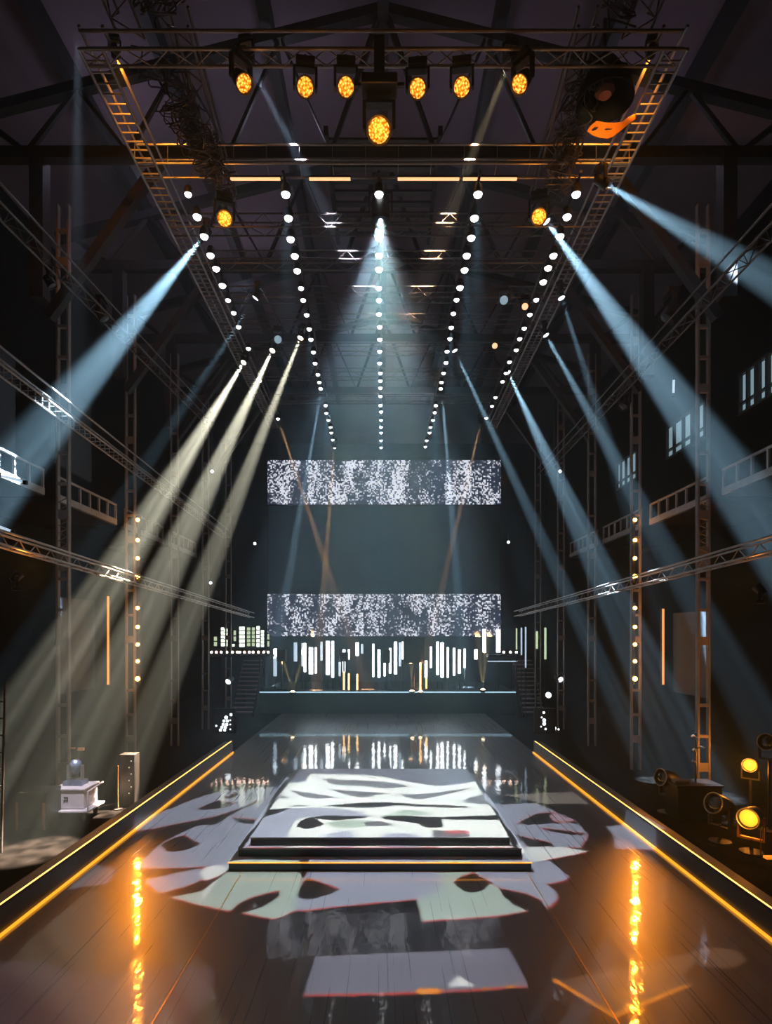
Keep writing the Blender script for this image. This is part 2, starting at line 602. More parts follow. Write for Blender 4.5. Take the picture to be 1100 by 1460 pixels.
# cable tangles on the side trusses
def tangle(name, boxes, n, label, seed):
    rnd = random.Random(seed)
    mb = MB()
    for k in range(n):
        a, b = boxes[0], boxes[1]
        u0 = rnd.random() * .8
        pts = []
        for j in range(7):
            u = min(1, u0 + j * .05)
            c = a.lerp(b, u)
            pts.append(c + Vector((rnd.uniform(-.32, .32), rnd.uniform(-.1, .1), rnd.uniform(-.28, .3))))
        mb.tube(smooth_pts(pts, 4), rnd.choice((.008, .012, .016)), 5)
    return tag(mb.build(name, CABLE, None, smooth=True, loc=boxes[0]), label, 'cables', kind='stuff')


def smooth_pts(p, k):
    out = []
    n = len(p)
    for i in range(n - 1):
        p0, p1, p2, p3 = p[max(i - 1, 0)], p[i], p[i + 1], p[min(i + 2, n - 1)]
        for j in range(k):
            t = j / k
            out.append(.5 * ((2 * p1) + (p2 - p0) * t + (2 * p0 - 5 * p1 + 4 * p2 - p3) * t * t + (3 * p1 - p0 - 3 * p2 + p3) * t ** 3))
    out.append(p[-1])
    return out


tangle('cable_tangle', (Vector((-3.7, 9.2, 13.1)), Vector((-3.2, 12.0, 13.0))), 46, 'tangle of dark cables hanging along the left inner truss', 3)
tangle('cable_tangle', (Vector((3.3, 9.3, 13.2)), Vector((3.5, 12.2, 12.9))), 34, 'tangle of dark cables hanging along the right inner truss', 5)
tangle('cable_tangle', (Vector((-3.6, 8.0, 13.7)), Vector((-3.4, 9.3, 13.6))), 20, 'loose cables above the front left corner of the frame', 8)
tangle('cable_tangle', (Vector((3.5, 8.0, 13.7)), Vector((3.6, 9.3, 13.6))), 18, 'loose cables above the front right corner of the frame', 9)

# ------------------------------------------------------------------ fixtures
def head(name, lens, target, s, lensmat, label, cat, group=None, hang=1, clamp=True, doors=False):
    lens, target = Vector(lens), Vector(target)
    ax = (target - lens).normalized()
    piv = lens - ax * .17 * s
    root = thing(name, piv + Vector((0, 0, .47 * s * hang)), label, cat, group)
    yaw = math.atan2(ax.x, -ax.y) if abs(ax.x) + abs(ax.y) > .05 else 0
    q = Quaternion((0, 0, 1), yaw)
    MB().box((0, 0, -.06 * s * hang), (.34 * s, .25 * s, .12 * s), q).build('base', BLACK, root, bevel=.012 * s)
    U = [(-.22, -.12), (.22, -.12), (.22, -.5), (.185, -.53), (.175, -.5), (.175, -.16), (-.175, -.16), (-.175, -.5), (-.185, -.53), (-.22, -.5)]
    MB().prism([(x * s, z * s * hang) for x, z in U], .1 * s, q).build('yoke', BLACK, root)
    qa = ax.to_track_quat('Z', 'Y')
    c = Vector((0, 0, -.47 * s * hang))
    h = MB().lathe([(z * s, r * s) for z, r in ((-.2, 0), (-.2, .08), (-.17, .12), (-.05, .14), (.03, .15), (.1, .158), (.185, .165), (.185, .142), (.15, .138), (.15, 0))], qa, c).build('head', BLACK, root, smooth=True)
    MB().lathe([(z * s, r * s) for z, r in ((.152, .138), (.172, .125), (.184, .08), (.188, 0))], qa, c).build('lens', lensmat, root, smooth=True)
    ring = [c + qa @ Vector((.16 * s * math.cos(a), .16 * s * math.sin(a), .186 * s)) for a in [2 * PI * k / 24 for k in range(24)]]
    MB().tube(ring, .008 * s, 6, closed=True).build('bezel', DARKMETAL, root)
    if clamp and hang > 0:
        MB().tube([(0, 0, 0), (0, 0, .1 * s)], .03 * s, 8).build('clamp', DARKMETAL, root)
    if doors:
        for k in range(4):
            rq = qa @ Quaternion((0, 0, 1), k * PI / 2)
            MB().box(c + rq @ Vector((.2 * s, 0, .25 * s)), (.015 * s, .2 * s, .16 * s), rq @ Quaternion((0, 1, 0), .5)).build('barn_door', COPPER, root)
    return root


CAMP = Vector((0, 0, 4))
# amber heads on the front truss
for i, (x, y, tx, ty) in enumerate(((348, 119, -3.9, 3.0), (435, 124, 0, 0), (493, 124, 0, 0), (595, 126, 0, 0), (658, 124, 0, 0), (740, 120, 4.2, 3.0))):
    p = P(x, y, 9.2)
    tgt = CAMP if ty == 0 else p + Vector((1.1 if x < 500 else -1.1, -.75, -.55))
    if ty:
        tgt = p + Vector((.5 if x < 500 else -.5, -.45, -.85))
    head('moving_head', p, tgt, .86, AMBERLENS, 'black moving head with amber honeycomb lens on the front truss, %s from the left' % ['first', 'second', 'third', 'fourth', 'fifth', 'sixth'][i], 'stage light', 'amber heads on the front truss')
    point(p + (tgt - p).normalized() * .14 + Vector((0, 0, -.02)), AMB, 2, .05)
p = P(540, 186, 9.1)
head('moving_head', p, p + Vector((0, -.75, -.8)), 1.15, AMBERLENS, 'large black moving head with amber lens hanging at the centre of the front truss', 'stage light')
t = thing('drop_bracket', (-.06, 9.1, 12.35), 'black drop bracket with side cheeks above the large centre head', 'bracket')
MB().box((0, 0, .35), (.16, .16, .75)).build('drop_pole', BLACK, t)
MB().box((0, 0, .02), (.55, .3, .16)).build('cheek_plate', BLACK, t, bevel=.02)
for s in (-1, 1):
    MB().box((s * .32, -.05, -.02), (.12, .05, .05)).build('knob', DARKMETAL, t)
point(p + Vector((0, -.16, -.12)), AMB, 10, .05)
for x, y, sn in ((320, 312, 'left'), (768, 309, 'right')):
    p = P(x, y, 11.75)
    head('moving_head', p, CAMP + Vector((0, 2, 0)), .95, AMBERLENS, 'black moving head with glowing amber lens below the second truss on the %s' % sn, 'stage light', 'amber heads under the second truss')
    point(p + (CAMP - p).normalized() * .16, AMB, 12, .05)
for x, y, d, lab in ((748, 437, 16.0, 'small head with warm amber lens right of the fifth cross truss'), (705, 493, 18.5, 'small head with pale amber lens near the right lamp row')):
    head('moving_head', P(x, y, d), CAMP, .6, mat('lens_pale_amber', (.8, .5, .3), .3, emit=(1, .55, .3), es=1.6, sample=False), lab, 'stage light', 'small amber heads')
for x, y, d, lab in ((396, 484, 16.8, 'small black head with a ring lens near the left lamp row'),
                     (718, 428, 15.3, 'small black head with patterned lens inside the right lamp row')):
    head('moving_head', P(x, y, d), CAMP, .75, mat('lens_dim_blue', (.3, .4, .5), .1, emit=(.5, .75, .9), es=.5, var=.9, scale=40, sample=False), lab, 'stage light')
for x, y, d, s, lab in ((949, 455, 14.0, 1.1, 'black fixture with a pale rim hung from the high right truss, nearest of three'), (888, 580, 16.2, .8, 'small dark fixture hung on the high right truss by the third column'),
                        (150, 455, 13.6, .8, 'dark fixture hung on the high left truss above the first column'), (75, 408, 11.9, .6, 'small dark fixture on the high left truss near the frame edge')):
    head('moving_head', P(x, y, d), Vector((0, 14, 1)), s, mat('lens_dark', (.05, .06, .08), .1), lab, 'stage light')

# lamps in five rows under the frame
ROWS = {
    'far left': [(268, 277), (281, 309), (291, 337), (300, 364), (308, 383), (317, 407), (325, 428), (333, 446), (340, 466), (354, 497), (347, 515), (370, 543), (396, 597)],
    'left': [(407, 277), (411, 311), (414, 341), (420, 365), (423.5, 386), (429, 411), (432, 428), (437, 449), (440.6, 469), (443, 484), (446.5, 502), (449, 518), (453, 534), (455, 545), (457, 554), (464, 578), (465, 589), (468, 599), (471, 609), (472, 617), (474, 627), (477, 638)],
    'middle': [(540, 277), (540, 311), (540, 339), (540, 364), (540, 384), (540, 411), (540, 428), (540, 448), (541, 466), (541, 484), (541, 501), (541, 518), (542, 532), (542, 543), (542, 553), (542, 565), (542, 578), (543, 587), (543, 599), (543, 609), (543, 617), (543, 628), (543, 638)],
    'right': [(681, 277), (676, 311), (671.5, 339), (665, 364.5), (662, 385), (655.5, 410), (650.5, 427.5), (646, 447), (643, 467), (641, 483), (637, 501), (635.5, 517), (632, 532), (629, 545), (628, 554), (621, 578), (619.5, 588), (617, 599), (613.6, 609), (612, 617), (608, 628), (606, 637)],
    'far right': [(821, 277), (808, 309), (798, 337), (788.5, 364.5), (781, 382), (774, 402), (764, 427.5), (755, 448.5), (747, 468), (740.5, 483), (735.6, 499), (726, 516), (721, 532), (716, 544), (706, 566.5), (701, 579), (693, 596)],
}
proto = None
LAMPPOS = {}
for rn, pts in ROWS.items():
    pos = []
    for i, (x, y) in enumerate(pts):
        d = F * 8.7 / (HY - y)
        pos.append(P(x, y, d))
    LAMPPOS[rn] = pos
    for i, p in enumerate(pos):
        lab = 'round white lamp in the %s row under the frame, %s to the camera' % (rn, nth(i))
        if proto is None:
            proto = thing('row_lamp', p, lab, 'lamp', 'white lamps in rows')
            MB().lathe([(.16, 0), (.16, .05), (.12, .075), (.0, .085), (.0, .07), (.05, .065), (.05, 0)], None, (0, 0, 0), 16).build('housing', BLACK, proto, smooth=True)
            MB().lathe([(-.055, 0), (-.05, .03), (-.028, .058), (.0, .069), (.02, .06), (.045, 0)], None, (0, 0, 0), 16).build('bulb', LEDWHITE, proto, smooth=True)
        else:
            c = copy_tree(proto, p, lab)
            if p.y < 15:
                c.scale = (1.25, 1.25, 1.25)
    q = sorted(pos, key=lambda v: v.y)
    if rn == 'far left':
        q = [v for v in q if v.x < -4] or q
    a, b = q[0].copy(), q[-1].copy()
    a.z = b.z = 12.92
    tag(MB().tube([(a.x, a.y - .3, a.z), (b.x, b.y + .3, b.z)], .03, 8).build('lamp_pipe', DARKMETAL, None, loc=a), 'straight dark pipe that carries the %s row of white lamps' % rn, 'pipe', 'lamp pipes')

# amber lamp battens on the columns
for s, sn in ((-1, 'left'), (1, 'right')):
    for up, ys in (('upper', (741, 770, 796, 822)), ('lower', (867, 894, 919, 943, 968))):
        xs = 196 if s < 0 else 905
        ps = [P(xs, y, 17.35) for y in ys]
        z0, z1 = ps[-1].z, ps[0].z
        t = thing('lamp_batten', ps[-1], '%s upright batten of amber lamps on the second %s column' % (up, sn), 'lamp batten', 'amber battens')
        MB().box((0, .11, (z1 - z0) / 2), (.09, .05, z1 - z0 + .35)).build('housing', BLACK, t, bevel=.01)
        for k, p in enumerate(ps):
            q = Vector((-s * .35, -1, -.1)).normalized().to_track_quat('Z', 'Y')
            big = 1.25 if k == len(ps) - 1 else 1
            MB().lathe([(-.06, .03), (-.02, .055 * big), (.02, .045 * big), (.045, .02), (.05, 0)], q, p - ps[-1], 14).build('lamp', AMBER, t, smooth=True)
            lp = p + Vector((-s * .05, -.14, 0))
            spot(lp, (s * 3.9, 8.5, .6), (1, .30, .02), 100 * (1.3 if up == 'lower' else .9), 29, 1, .065)
            if k % 2 == 0:
                point(lp, AMB, 6.0 if up == 'lower' else 3, .05)

# small cans added at the front corners to warm the side trusses
for s, sn in ((-1, 'left'), (1, 'right')):
    p = Vector((s * 4.3, 9.6, 13.32))
    tg = Vector((s * 4.82, 12.6, 12.9))
    head('added_truss_can', p, tg, .45, AMBERLENS, 'added amber can warming the side truss at the front %s corner of the lighting frame' % sn, 'stage light', 'added amber cans at the frame corners')
    spot(p + (tg - p).normalized() * .1, tg, AMB, 300, 90, 1, .05)
# amber lamps added under the lower catwalks to colour the chords
for s, sn, p in ((-1, 'left', P(28, 818, 10.6)), (1, 'right', P(1078, 836, 10.4))):
    head('added_catwalk_lamp', p, p + Vector((-s * .4, .3, .6)), .5, AMBERLENS, 'added amber lamp under the lower %s catwalk truss' % sn, 'stage light', 'added amber lamps under the catwalks', hang=-1)
    point(p + Vector((-s * .12, .1, .1)), AMB, 14 if s < 0 else 5, .05)

# beams: (lens px, depth, target px, depth, colour, power, cone)
BEAMS = [
    (290, 338, 13.2, 40, 640, 12.2, BLUE, 52000, 10.5, 'pale blue beam crossing to the upper left balcony'),
    (364, 425, 15.0, 190, 690, 15.0, BLUE, 9000, 5, 'thin blue beam over the left ladder truss'),
    (347, 517, 19.0, 175, 800, 14.5, CREAM, 118000, 6.8, 'cream beam falling left, leftmost of three'),
    (388, 500, 18.0, 245, 800, 14.2, CREAM, 106000, 6.2, 'cream beam falling left, middle of three'),
    (428, 482, 17.0, 290, 830, 15.0, CREAM, 106000, 5.2, 'cream beam falling left, rightmost of three'),
    (458, 558, 22.0, 440, 660, 24.0, BLUE, 80000, 3.6, 'narrow white beam before the upper screen, left'),
    (397, 600, 24.5, 440, 730, 26.4, ORANGE, 130000, 3.4, 'thin orange beam leaning right at the far left row end'),
    (476, 638, 27.5, 462, 830, 29.2, ORANGE, 110000, 3.8, 'orange beam at the far end of the left row'),
    (779, 316, 12.6, 985, 600, 12.0, BLUE, 48000, 9.5, 'wide blue beam falling to the right wall'),
    (778, 478, 17.0, 890, 680, 16.0, BLUE, 24000, 6, 'blue beam falling right beyond the right ladder truss'),
    (724, 531, 20.0, 812, 720, 18.0, BLUE, 36000, 7, 'blue beam falling right from the far right row'),
    (800, 425, 15.0, 850, 580, 14.5, BLUE, 10000, 5, 'faint blue beam just outside the right ladder truss'),
    (648, 500, 18.0, 810, 850, 17.0, BLUE, 44000, 4, 'narrow bright blue beam leaving the right row'),
    (630, 560, 22.0, 646, 760, 26.0, BLUE, 90000, 3.8, 'narrow white beam in front of the screens at the right'),
    (685, 603, 24.5, 655, 730, 26.4, ORANGE, 110000, 3.2, 'thin orange beam leaning left at the far right row end'),
    (862, 262, 11.2, 1130, 420, 13.5, BLUE, 42000, 9.5, 'wide blue beam leaving the frame at the upper right'),
    (355, 88, 9.6, 425, 225, 11.6, (.85, .82, 1), 9000, 6, 'pale violet beam beneath the front truss'),
    (724, 92, 9.6, 672, 225, 11.6, (1, .55, .3), 13000, 6, 'orange beam beneath the front truss'),
]
for x, y, d, x2, y2, d2, col, pw, deg, lab in BEAMS:
    a, b = P(x, y, d), P(x2, y2, d2)
    ax = (b - a).normalized()
    head('beam_light', a, b, .62, LEDSOFT if col == BLUE else mat('lens_warm', (.8, .7, .5), .3, emit=(1, .85, .65), es=6, sample=False), 'black beam light sending a ' + lab, 'stage light')
    lt = spot(a + ax * .05, b, col, pw * 4.6, deg, .6).data
    # noise put into the lamp strength streaks the beam like smoke
    lt.use_nodes = True
    nt = lt.node_tree
    em = nt.nodes['Emission']
    tc = nt.nodes.new('ShaderNodeTexCoord')
    nz = nt.nodes.new('ShaderNodeTexNoise')
    nz.inputs['Scale'].default_value = 330 / deg
    nz.inputs['Detail'].default_value = 2
    mr = nt.nodes.new('ShaderNodeMapRange')
    mr.inputs['From Min'].default_value = .32
    mr.inputs['From Max'].default_value = .68
    mr.inputs['To Min'].default_value = .25
    mr.inputs['To Max'].default_value = 1.6
    nt.links.new(tc.outputs['Normal'], nz.inputs['Vector'])
    nt.links.new(nz.outputs['Fac'], mr.inputs['Value'])
    nt.links.new(mr.outputs[0], em.inputs['Strength'])
# the rows themselves: a few of their lamps throw visible cones
for rn, idx, pw, dg in (('left', 0, 2600, 16), ('left', 8, 3000, 14), ('middle', 1, 2200, 22), ('middle', 9, 3400, 18), ('middle', 16, 6000, 18), ('right', 0, 4200, 14), ('right', 3, 4200, 14), ('right', 8, 3000, 16),
                        ('left', 16, 6000, 18), ('right', 16, 6000, 18)):
    p = LAMPPOS[rn][idx] + Vector((0, 0, -.12))
    spot(p, p + Vector((0, .8, -6)), (.48, .82, 1), pw * .85, dg, 1)

# ------------------------------------------------------------------ stage kerbs with a light strip and its modelled reflection
for s, sn in ((-1, 'left'), (1, 'right')):
    x = s * 5.07
    t = thing('stage_kerb', (x, 11, 0), 'low black kerb with a gold light strip and its modelled reflection along the %s edge of the runway' % sn, 'kerb', 'runway kerbs')
    MB().box((s * .14, 0, .185), (.28, 18.2, .37)).build('kerb_body', mat('kerb_grey', (.10, .11, .12), .45), t)
    MB().box((s * .008, 0, .385), (.016, 18.2, .03)).build('added_lip', TIERBLACK, t)  # added to keep the strip out of the floor's reflection
    MB().box((s * .036, 0, .381), (.04, 18.2, .02)).build('light_strip', STRIP, t)
    MB().box((-s * .02, 0, .02), (.035, 18.2, .03)).build('light_strip', STRIPREFL, t)  # glowing strip stands in for the upper strip's floor reflection

# ------------------------------------------------------------------ stepped platform
t = thing('stage_platform', (-.055, 13, 0), 'low three-step platform in the middle of the runway with a gold front strip', 'platform')
for k, (y0, y1, hw, z0, z1) in enumerate(((10.06, 16.15, 2.56, 0, .155), (10.3, 15.95, 2.45, .155, .30), (10.43, 15.76, 2.27, .30, .44))):
    cc = Vector((0, (y0 + y1) / 2 - 13, 0))
    r = .16
    h = (y1 - y0) / 2
    poly = [(-hw, -h), (hw, -h), (hw, h - r), (hw - r, h), (-hw + r, h), (-hw, h - r)]
    mb = MB()
    q = Quaternion((1, 0, 0), PI / 2)
    mb.prism([(x, -y) for x, y in poly], .03, q, cc + Vector((0, 0, z1 - .015)))
    tier = mb.build('tier', PLATFORM, t)
    MB().prism([(x * .997, -y * .997) for x, y in poly], z1 - z0 - .03, q, cc + Vector((0, 0, (z0 + z1 - .03) / 2))).build('riser', TIERBLACK, tier)
MB().box((0, 10.05 - 13, .143), (5.12, .02, .018)).build('light_strip', PLATSTRIP, t)

# ------------------------------------------------------------------ screens and rear stage
DS = 32.0
for i, (y0, y1, lab) in enumerate(((656, 719, 'upper wide LED screen of white speckle on dark blue'), (847, 907, 'lower wide LED screen of white speckle above the rear stage'))):
    a, b = P(381, y1, DS), P(713.5, y0, DS)
    c = (a + b) / 2
    t = thing('led_screen', (c.x, DS, a.z), lab, 'screen', 'LED screens')
    wd, hh = (b - a).x, (b - a).z
    MB().box((0, .17, hh / 2), (wd + .06, .24, hh + .06)).build('housing', BLACK, t, bevel=.01)
    MB().box((0, .03, hh / 2), (wd, .03, hh)).build('display', screen_mat(3.1 + i * 5.3), t)
a, b = P(381, 846, DS + .3), P(713, 720, DS + .3)
t = thing('backdrop_panel', ((a.x + b.x) / 2, DS + .45, a.z), 'dark teal backdrop panel between the two screens', 'backdrop')
MB().box((0, 0, (b - a).z / 2), ((b - a).x, .1, (b - a).z)).build('cloth', mat('backdrop_teal', (.05, .10, .12), .8, scale=.6), t)
for s in (-1, 1):
    MB().box((s * (b - a).x / 2, -.02, (b - a).z / 2), (.09, .12, (b - a).z)).build('edge_batten', DARKMETAL, t)
# rear stage deck
dd = 30.0
zt = CZ - 82 * dd / F
x0, x1 = P(370, 985, dd).x, P(736, 985, dd).x
t = thing('rear_stage', ((x0 + x1) / 2, 33, 0), 'raised rear stage deck with a pale blue front edge line', 'stage')
MB().box((0, 0, zt / 2), (x1 - x0, 6, zt)).build('deck', mat('rear_deck', (.02, .028, .034), .4), t)
MB().box((0, -3.02, zt - .03), (x1 - x0, .03, .06)).build('edge_strip', EDGE, t)
for s in (-1, 1):
    MB().box((s * (x1 - x0) / 2, -2.9, zt + .95), (.08, .08, 1.9)).build('edge_post', DARKMETAL, t)
tag(MB().box(((x0 + x1) / 2, 36.2, 3.2), (x1 - x0 + .3, .12, 5.6)).build('stage_backcloth', mat('stage_backcloth', (.03, .055, .07), .8), None, loc=((x0 + x1) / 2, 36.2, .4)), 'dark blue backcloth behind the upright light tubes', 'backcloth')
# upright tubes
BARS = [(392, 925, 964, 0, 5), (421, 916, 943, 0, 5), (431, 917, 950, 0, 3), (434.5, 917, 958, 1, 3.5), (443, 923, 961, 1, 6), (450, 923, 960, 1, 3), (458, 915, 942, 0, 3), (467, 914, 962, 1, 5.5), (474, 914, 966, 1, 4),
        (484, 944, 964, 0, 3), (490, 926, 958, 1, 4), (497, 926, 940, 1, 3), (509, 916, 935, 1, 4.5), (516, 918, 932, 0, 3), (532, 918, 965, 1, 3), (540, 926, 966, 1, 4), (548, 945, 964, 1, 3), (556, 924, 960, 1, 3.5),
        (563.5, 915, 961, 1, 4.5), (570, 916, 950, 0, 3), (574, 915, 940, 1, 3), (607, 942, 966, 1, 4), (614, 922, 952, 1, 3), (623.5, 915, 962, 1, 4), (630, 916, 966, 1, 4.5), (638, 923, 966, 1, 3), (647, 924, 963, 1, 3.5),
        (654.5, 926, 960, 1, 4), (662, 925, 952, 1, 3), (678, 926, 940, 1, 4.5), (690, 897, 930, 1, 5), (710, 898, 930, 1, 6)]
cnt = ['first', 'second', 'third', 'fourth', 'fifth', 'sixth', 'seventh', 'eighth', 'ninth', 'tenth', 'eleventh', 'twelfth', 'thirteenth', 'fourteenth', 'fifteenth', 'sixteenth',
       'seventeenth', 'eighteenth', 'nineteenth', 'twentieth']


def from_side(i, n):
    return '%s from the %s' % ((cnt[i], 'left') if i < n / 2 else (cnt[n - 1 - i], 'right'))


for i, (x, y0, y1, br, wpx) in enumerate(BARS):
    d = 31.4
    a, b = P(x, y1, d), P(x, y0, d)
    t = thing('light_tube', a, '%s upright white light tube on the rear stage, %s' % ('bright' if br else 'dim', from_side(i, len(BARS))), 'light tube', 'upright tubes on the rear stage')
    MB().tube([(0, 0, 0), (0, 0, (b - a).z)], wpx * d / F * .5, 8).build('tube', TUBE if br else TUBEDIM, t)
    MB().tube([(0, 0, zt - a.z), (0, .02, .01)], .02, 6).build('stem', DARKMETAL, t)
GB = [(490, 958, 985), (497, 960, 985), (509, 961, 985), (599, 945, 985), (607.5, 966, 983)]
for i, (x, y0, y1) in enumerate(GB):
    a, b = P(x, y1, 30.3), P(x, y0, 30.3)
    a.z = max(a.z, zt)
    t = thing('light_tube', a, 'thin gold light tube standing at the rear stage edge, %s from the left' % cnt[i], 'light tube', 'gold tubes on the rear stage')
    MB().tube([(0, 0, .03), (0, 0, (b - a).z)], .045, 8).build('tube', GOLDTUBE, t)
    MB().box((0, 0, .02), (.12, .12, .04)).build('foot', BLACK, t)
# dark speaker stacks / boxes among the tubes
for i, (xa, xb, ya, yb) in enumerate(((395, 408, 926, 943), (484, 496, 930, 943), (575, 605, 908, 946), (545, 556, 927, 945))):
    a, b = P(xa, yb, 30.9), P(xb, ya, 30.9)
    c = (a + b) / 2
    t = thing('speaker_box', (c.x, 30.9, zt), 'dark box on a stand among the light tubes, %s from the left' % cnt[(0, 1, 3, 2)[i]], 'speaker', 'dark boxes on the rear stage')
    MB().box((0, 0, c.z - zt), ((b - a).x, .4, (b - a).z)).build('cabinet', BLACK, t, bevel=.02)
    MB().box((0, -.21, c.z - zt), ((b - a).x * .8, .02, (b - a).z * .8)).build('grille', DARKMETAL, t)
    MB().tube([(0, 0, 0), (0, 0, c.z - zt - (b - a).z / 2 + .01)], .04, 8).build('stand_pole', DARKMETAL, t)
    MB().box((0, 0, .02), (.5, .4, .04)).build('foot', DARKMETAL, t)
# golden uplights at the stage edge
for i, (x, y, tx) in enumerate(((417, 987, (403, 431)), (587, 986, (585,)), (599, 987, ()), (688, 984, (683, 692)))):
    p = P(x, y, 29.75)
    t = thing('uplight', (p.x, p.y, p.z - .12), 'small bright uplight at the front edge of the rear stage, %s from the left' % cnt[i], 'uplight', 'stage edge uplights')
    MB().lathe([(0, 0), (0, .1), (.1, .14), (.14, .15), (.14, .12), (.1, 0)], None, (0, 0, 0), 16).build('can', BLACK, t, smooth=True)
    MB().lathe([(.11, .12), (.17, .1), (.2, .05), (.21, 0)], None, (0, 0, 0), 16).build('lens', mat('lens_gold', (.8, .7, .5), .3, emit=(1, .86, .6), es=12, sample=False), t, smooth=True)
    MB().box((0, .16, .03), (.06, .26, .04)).build('bracket', DARKMETAL, t)
    for xx in tx:
        spot(p + Vector((0, 0, .12)), P(xx, 940, 31.0), (1, .58, .22), 62000, 8, .7)

# lit lattice window wall at the rear left and its row of footlights
t = thing('light_lattice', P(341, 925, 29.0), 'lattice of small lit panes left of the lower screen', 'light panel')
base = t.location.copy()
MB().box(P(341, 926, 29.06) - base, (3.0, .06, .08)).build('sill', BLACK, t)
PN = [(305, 309, 907, 922, 1), (315, 319, 894, 922, 0), (319.6, 324, 896, 922, 0), (331, 334, 918, 922, 0), (333, 336, 898, 915, 1), (341, 348.5, 893, 923, 0), (352, 356.5, 894, 922, 1), (359, 363, 894, 922, 1),
      (365.5, 370, 892, 923, 0), (372, 376, 898, 923, 0), (381, 383.5, 903, 923, 1)]
for xa, xb, ya, yb, dim in PN:
    n = 5 if yb - ya > 20 else 2
    fr = MB().box((P(xa, ya, 29.05) + P(xb, yb, 29.05)) / 2 - base, ((xb - xa) * 29 / F + .04, .05, (yb - ya) * 29 / F)).build('pane_frame', BLACK, t)
    for k in range(n):
        y0 = ya + (yb - ya) * (k + .12) / n
        y1 = ya + (yb - ya) * (k + .88) / n
        MB().box((P(xa, y0, 29.0) + P(xb, y1, 29.0)) / 2 - base, ((xb - xa) * 29 / F, .03, (y1 - y0) * 29 / F)).build('pane', PANEDIM if dim else PANE, fr)
FT = [(301, 'l'), (308, 'l'), (315, 'l'), (323, 'l'), (331, 'l'), (338, 'l'), (341.5, 'l'), (348, 'l'), (355, 'l'), (360.5, 'l'), (368, 'l'), (375.5, 'l'), (382, 'l'), (718, 'r'), (727.5, 'r'), (736, 'r')]
fp = None
for sd, nm in (('l', 'left'), ('r', 'right')):
    xs = [x for x, q in FT if q == sd]
    for i, x in enumerate(xs):
        p = P(x, 930, 28.7)
        lab = 'small pinkish footlight on the ledge %s of the screen, %s from the left' % (nm, cnt[i])
        if fp is None:
            fp = thing('footlight', p, lab, 'footlight', 'footlights on the ledges')
            MB().lathe([(-.07, 0), (-.07, .07), (.02, .085), (.02, .06), (-.02, 0)], Vector((0, -1, .15)).to_track_quat('Z', 'Y'), (0, .05, 0), 12).build('can', BLACK, fp)
            MB().lathe([(.0, .07), (.04, .05), (.055, 0)], Vector((0, -1, .15)).to_track_quat('Z', 'Y'), (0, .05, 0), 12).build('lens', PINKLAMP, fp, smooth=True)
        else:
            copy_tree(fp, p, lab)
    a, b = P(min(xs) - 4, 935, 28.8), P(max(xs) + (8 if sd == 'l' else 4), 935, 28.8)
    if sd == 'r':
        a = P(694, 935, 28.8)
    tag(MB().box((a + b) / 2, ((b - a).x, .4, .12)).build('lamp_ledge', DARKMETAL, None, loc=(a + b) / 2), 'dark ledge carrying the footlights on the %s of the screen' % nm, 'ledge', 'footlight ledges')
a, b = P(695, 943, 28.9), P(737, 943, 28.9)
tag(MB().box((a + b) / 2, ((b - a).x, .05, .05)).build('light_bar', TUBEDIM, None, loc=(a + b) / 2), 'thin pale light bar below the right footlight ledge', 'light bar')
for i, (x, y0, y1) in enumerate(((736, 896, 926), (743, 895, 934), (749, 894, 952), (765, 900, 925), (777, 895, 940))):
    a, b = P(x, y1, 28.2), P(x, y0, 28.2)
    t = thing('light_tube', a, 'thin pale upright tube right of the screens, %s from the left' % cnt[i], 'light tube', 'thin tubes right of the screens')
    MB().tube([(0, 0, 0), (0, 0, (b - a).z)], .035 if i < 3 else .05, 8).build('tube', TUBEDIM if i in (1, 2) else PANEDIM, t)
    MB().tube([(0, .05, -a.z), (0, .05, (b - a).z + .05)], .02, 6).build('pole', DARKMETAL, t)
# stair units beside the rear stage
for s, sn, xa, xb in ((-1, 'left', 340, 369), (1, 'right', 737, 766)):
    a, b = P(xa + s * 9, 1017, 29), P(xb + s * 9, 1017, 29)
    c = (a + b) / 2
    t = thing('stair_unit', (c.x, 29, 0), 'tall dark stair unit beside the rear stage on the %s' % sn, 'stairs', 'stair units')
    n = 13
    for k in range(n):
        MB().box((0, k * .2, .2 + k * .2), ((b - a).x, .24, .06)).build('tread', mat('stair_brown_grey', (.42, .34, .37), .6), t)
    for q in (-1, 1):
        p0, p1 = Vector((q * ((b - a).x / 2 + .03), -.1, .05)), Vector((q * ((b - a).x / 2 + .03), n * .2, n * .2 + .1))
        MB().box((p0 + p1) / 2, (.05, .16, (p1 - p0).length), aim(p0, p1)).build('stringer', BLACK, t)
        MB().tube([p1 + Vector((0, 0, -n * .2 - .1)), p1], .04, 8).build('leg', BLACK, t)
